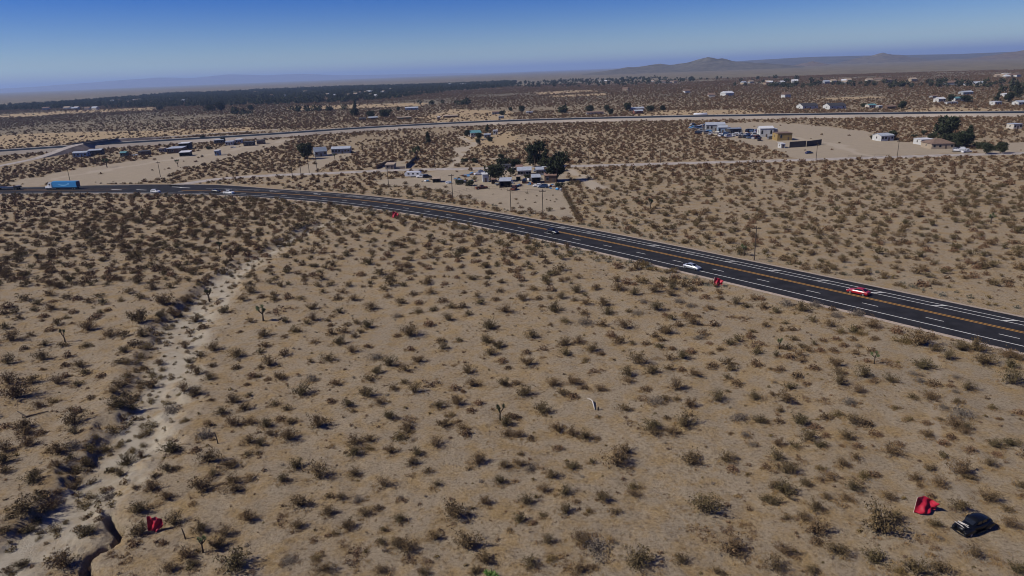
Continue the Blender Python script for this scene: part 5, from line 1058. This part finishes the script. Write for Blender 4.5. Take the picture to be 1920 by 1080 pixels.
# specks of far roofs
k = 0
for cx, cy, n, sx, sy in ((600, 178, 22, 260, 9), (300, 192, 10, 200, 5), (860, 160, 8, 120, 3), (1180, 155, 8, 180, 4), (1500, 157, 12, 220, 5), (1640, 153, 6, 160, 3), (1800, 160, 3, 150, 4), (1240, 172, 2, 160, 4), (1400, 182, 3, 160, 5), (1890, 145, 5, 40, 3), (120, 205, 8, 120, 2), (1880, 144, 4, 30, 1.5)):
    for _ in range(n):
        px, py = cx + random.uniform(-sx, sx) / 2 , cy + random.uniform(-sy, sy) / 2; q = flat(px, py)
        if math.hypot(*q) > 6000: continue
        t = thing('far_house', 'tiny pale roofed house among the trees of the far town', 'house', (q[0], q[1], 0), random.uniform(-.5, .5), 'far houses'); w_, d_, h_ = random.uniform(4, 8), random.uniform(4, 7), random.uniform(3, 5)
        wl_ = random.choice(('white', 'pale', 'tan', 'grey')); rf = random.choice(('white', 'metal', 'brown', 'tan'))
        part('wall', MB().box(-w_, w_, -d_, d_, -.5, h_), WALL[wl_], t); part('roof', MB().loft([[(-w_ - .5, -d_ - .5, h_), (-w_ - .5, d_ + .5, h_), (-w_ - .5, 0, h_ + 3)], [(w_ + .5, -d_ - .5, h_), (w_ + .5, d_ + .5, h_), (w_ + .5, 0, h_ + 3)]]), ROOF[rf], t)

# ------------------------------------------------------------------ yard things
def park(style, col, px, py, deg, label, **kw):
    P = spot(px, py); return vehicle(style, col, P, math.radians(deg), label, **kw)
def camper(px, py, L_, label, deg=0, col='white'):
    P = spot(px, py); t = thing('camper_trailer', label, 'trailer', P, math.radians(deg)); W = 1.2
    prof = [(-L_ / 2, .6), (-L_ / 2, 2.5), (-L_ / 2 + .5, 2.95), (L_ / 2 - .9, 2.95), (L_ / 2 - .1, 2.3), (L_ / 2, 1.4), (L_ / 2 - .3, .6)]
    part('body', MB().loft([[(a, y_, b) for a, b in prof] for y_ in (-W, W)]), PAINT[col], t)
    for k in range(3):
        x_ = -L_ / 2 + L_ * (k + .7) / 3.6
        for sy in (-1, 1): part('window', MB().box(x_ - .5, x_ + .5, sy * (W + .01) - .02, sy * (W + .01) + .02, 1.5, 2.2), M_glass, t)
    part('stripe', MB().box(-L_ / 2 + .1, L_ / 2 - .4, -W - .02, -W, 1.05, 1.25), PAINT['darkblue'], t); part('hitch', MB().tube([(L_ / 2 - .3, 0, .6), (L_ / 2 + 1.0, 0, .55)], .06, 5), M_tyre, t)
    for x_ in (-.5, .5):
        for sy in (-1, 1): w = part('wheel', MB().disc_y(x_, .35, sy * 1.1 - .11, sy * 1.1 + .11, .35, 10), M_tyre, t); part('rim', MB().disc_y(x_, .35, sy * 1.1 - .12, sy * 1.1 + .12, .18, 8), M_rim, w)
camper(775, 332, 8.5, 'white camper trailer at the left of the cluttered yard', 175)
park('pickup', 'white', 791, 333, 170, 'white pickup parked right of the white camper trailer', cat='pickup')
park('suv', 'black', 801, 333, 20, 'black car parked next to the white pickup')
park('sedan', 'white', 898, 328, 15, 'white sedan parked left of the white box shed', scale=1.05); park('suv', 'silver', 904, 325, 10, 'silver car behind the white sedan in the yard')
park('sedan', 'white', 1009, 350, 175, 'white sedan at the front of the yard below the rusty shed', scale=1.05); park('suv', 'darkblue', 1018, 352, 165, 'dark blue car touching the white sedan at the yard front')
park('suv', 'grey', 866, 343, 10, 'dark grey car under the low trees by the pole'); park('van', 'black', 984, 343, 80, 'black van between the yard sheds', cat='van'); park('pickup', 'rust', 964, 356, 75, 'rusty old truck in front of the open yard shed', cat='pickup')
park('pickup', 'rust', 903, 354, 20, 'rusty flat truck hulk at the yard fence', cat='pickup'); park('suv', 'white', 1023, 318, 0, 'white car under the big trees behind the yard'); park('pickup', 'white', 1000, 338, 20, 'white pickup beside the grey roofed yard shed', cat='pickup')
park('sedan', 'silver', 1008, 322, 10, 'silver car parked between the yard homes'); park('van', 'white', 1022, 326, 30, 'white van left of the big right yard tree', cat='van'); park('sedan', 'darkblue', 1517, 288, 20, 'dark blue car alone on the lot behind the frontage road pole')
M_junk = [PAINT[c] for c in ('white', 'grey', 'silver', 'rust', 'blue', 'tan')]
for i, (px, py, lab) in enumerate(((1034, 350, 'pile of pale scrap at the right corner of the yard front'), (1045, 356, 'small white scrap heap at the end of the yard fence'), (868, 331, 'row of junk on the left of the yard drive'), (890, 341, 'low stack of boards near the pole in the yard'), (838, 344, 'long timber rails lying left of the yard'), (995, 346, 'heap of junk beside the black van'), (960, 344, 'junk heap between the open yard shed and the van'), (975, 349, 'scattered scrap on the bare yard front'), (933, 347, 'scrap boards beside the open fronted yard shed'), (882, 328, 'small junk heap left of the white sedan'), (1018, 336, 'scrap stacked behind the grey roofed yard shed'), (993, 331, 'scrap beside the long yard home'), (797, 341, 'old trailer parts near the black car'), (855, 338, 'scrap row beside the yard pole'), (1388, 247, 'scrap heap in the middle of the salvage yard'), (1404, 251, 'scrap heap left of the white van in the salvage yard'), (440, 277, 'scrap on the pale lot below the row of sheds'), (250, 292, 'scrap beside the green roofed shed of the left yard'))):
    P = spot(px, py); t = thing('scrap_pile', lab, 'scrap', P); r = random.Random(i)
    for k in range(7):
        M_ = Matrix.Translation((r.gauss(0, 1.1), r.gauss(0, .8), .25 + .1 * k)) @ Matrix.Rotation(r.uniform(0, 3), 4, 'Z') @ Matrix.Rotation(r.gauss(0, .3), 4, 'X'); a, b, c = r.uniform(.3, 1.1), r.uniform(.15, .5), r.uniform(.05, .3)
        part('scrap', MB().box(-a, a, -b, b, -c, c, M_), r.choice(M_junk), t)
# salvage yard rows of cars
sal = [(1300 + random.uniform(-4, 125), 0) for _ in range(64)]
for i, (px, _) in enumerate(sal):
    py = 237 + (px - 1300) * .105 + random.choice((-1, 3, 8, 11, 13)) + random.uniform(-1, 1)
    park(random.choice(('sedan', 'suv', 'pickup', 'van')), random.choice(('white', 'white', 'silver', 'grey', 'black', 'blue', 'rust', 'tan', 'darkblue')), px, py, random.uniform(0, 180), 'junked vehicle parked in the rows of the salvage yard', group='junked vehicles in the salvage yard', name='junked_car', scale=1.2)
for px, py, deg, c, lab in ((1415, 254, 10, 'white', 'white van left of the white workshop'), (1445, 261, 20, 'grey', 'grey van in front of the pale grey annex')): park('van', c, px, py, deg, lab, cat='van')
# dark screen wall of the salvage lot, built of panels
a, b, c = spot(1480, 277), spot(1512, 275), spot(1541, 271)
def panels(pts, h, label, name, m, step, cat='fence', postm=None, thick=.12):
    o = Vector(pts[0]); t = thing(name, label, cat, o)
    for p_, q_ in zip(pts, pts[1:]):
        n = max(1, int((q_ - p_).length / step))
        for k in range(n):
            u, v = p_.lerp(q_, k / n) - o, p_.lerp(q_, (k + .96) / n) - o; d = (v - u); d.z = 0; nn = Vector((-d.y, d.x, 0)).normalized() * thick / 2; hh = h * random.uniform(.93, 1.05)
            part('panel', MB().loft([[u - nn + Vector((0, 0, -.2)), v - nn + Vector((0, 0, -.2)), v + nn + Vector((0, 0, -.2)), u + nn + Vector((0, 0, -.2))], [u - nn + Vector((0, 0, hh)), v - nn + Vector((0, 0, hh)), v + nn + Vector((0, 0, hh)), u + nn + Vector((0, 0, hh))]]), m, t)
            if postm: part('post', MB().tube([u + Vector((0, 0, -.2)), u + Vector((0, 0, h * 1.08))], .09, 5), postm, t)
    return t
panels([a, b, c], 3.4, 'long dark screen wall on the salvage lot', 'screen_wall', WALL['dark'], 9)
panels([spot(706, 317), spot(722, 309), spot(740, 307)], 1.9, 'dark board fence at the left of the walled ruin', 'board_fence', WALL['brown'], 4, postm=M_wood)
panels([spot(762, 316), spot(776, 303), spot(782, 297)], 2.2, 'dark board fence running back on the right of the walled ruin', 'board_fence', WALL['dark'], 4, postm=M_wood)
panels([spot(742, 317), spot(761, 316)], 1.3, 'low pale wall at the front of the walled ruin', 'low_wall', WALL['tan'], 4)
def wire_fence(pts, label, step=5.0):
    o = Vector(pts[0]); t = thing('wire_fence', label, 'fence', o)
    for p_, q_ in zip(pts, pts[1:]):
        n = max(1, int((q_ - p_).length / step))
        for k in range(n + 1):
            u = p_.lerp(q_, k / n) - o; part('post', MB().tube([u + Vector((0, 0, -.2)), u + Vector((random.gauss(0, .05), 0, 1.35))], .06, 5), M_wood, t)
        for z_ in (.5, 1.15): part('rail', MB().tube([p_ - o + Vector((0, 0, z_)), q_ - o + Vector((0, 0, z_))], .03, 4), M_wood, t)
    return t
wire_fence([spot(846, 366), spot(890, 355), spot(945, 355), spot(960, 362), spot(1046, 358)], 'post and rail fence across the front of the cluttered yard')
wire_fence([spot(1055, 356), spot(1068, 384), spot(1083, 412)], 'fence line overgrown with brush at the right of the yard lot', 4)
wire_fence([spot(845, 368), spot(760, 352), spot(702, 349)], 'thin fence left of the yard along the roadside brush')
wire_fence([spot(1590, 296), spot(1640, 294.5), spot(1668, 294)], 'gate fence at the salvage lot entrance on the frontage road', 6)
# brush caught along the fence
hp = []
for (ax, ay), (bx, by) in (((1055, 356), (1068, 384)), ((1068, 384), (1085, 416))):
    for k in range(26):
        u = random.random(); P = spot(ax + (bx - ax) * u + random.uniform(-1, 5), ay + (by - ay) * u); hp.append((P.x, P.y, P.z))
scatter('fence_brush', 'dark dry brush heaped along the fence right of the yard', 'brush', np.array(hp), rng.uniform(1.3, 2.8, len(hp)), rng.integers(0, len(midp), len(hp)), midp)
# boat yard at right, tanker beyond the canal
P = spot(1802, 285); t = thing('boat', 'white boat on a trailer right of the brown hip roofed house', 'boat', P, math.radians(170))
part('hull', MB().loft([[(x_, -w_, .7 + (1 - w_) * .3), (x_, 0, .45), (x_, w_, .7 + (1 - w_) * .3), (x_, w_ * 1.1, 1.7), (x_, -w_ * 1.1, 1.7)] for x_, w_ in ((-3.6, 1.0), (-1, 1.15), (1.5, 1.0), (3.0, .5), (3.8, .06))]), PAINT['white'], t)
part('cabin', MB().loft([[(-1.6, -.9, 1.7), (1.6, -.8, 1.7), (1.6, .8, 1.7), (-1.6, .9, 1.7)], [(-1.4, -.75, 2.7), (.6, -.7, 2.7), (.6, .7, 2.7), (-1.4, .75, 2.7)]]), PAINT['white'], t); part('windshield', MB().quad((1.58, -.7, 1.8), (1.58, .7, 1.8), (.68, .6, 2.62), (.68, -.6, 2.62)), M_glass, t)
part('boat_trailer', MB().box(-3.4, 4.4, -.7, .7, .35, .5), M_tyre, t)
for sy in (-1, 1): w = part('wheel', MB().disc_y(-1, .33, sy * .95 - .1, sy * .95 + .1, .33, 10), M_tyre, t); part('rim', MB().disc_y(-1, .33, sy * .95 - .11, sy * .95 + .11, .16, 8), M_rim, w)
park('pickup', 'white', 1812, 286, 10, 'white pickup next to the boat', cat='pickup'); park('suv', 'grey', 1793, 282, 20, 'grey car behind the boat')
P = spot(1313, 219.5); t = thing('tanker_trailer', 'long white tanker trailer parked beyond the canal', 'trailer', P, 0)
part('tank', MB().loft([[(x_, 1.4 * r_ * math.cos(a), 2.6 + 1.4 * r_ * math.sin(a)) for a in np.linspace(0, 6.283, 12, endpoint=False)] for x_, r_ in ((-6.6, .7), (-6.2, 1), (6.2, 1), (6.6, .7))]), PAINT['white'], t, True); part('frame', MB().box(-6.3, 6.3, -.8, .8, .8, 1.2), M_tyre, t)
wheelset(t, (-5, -3.7, 4.6), 1.1)

# ------------------------------------------------------------------ air
hz = bpy.data.materials.new('haze'); hz.use_nodes = True; nt = hz.node_tree; nt.nodes.clear()
pv = nt.nodes.new('ShaderNodeVolumePrincipled'); pv.inputs['Density'].default_value = 5.5e-5; pv.inputs['Color'].default_value = (.46, .64, 1.0, 1); pv.inputs['Anisotropy'].default_value = .1
om = nt.nodes.new('ShaderNodeOutputMaterial'); nt.links.new(pv.outputs[0], om.inputs['Volume'])
haze = part('haze', MB().box(-64000, 64000, -64000, 64000, -5, 440), hz, None); haze['kind'] = 'stuff'
tag(haze, 'thin blue haze over the far plain', 'haze')
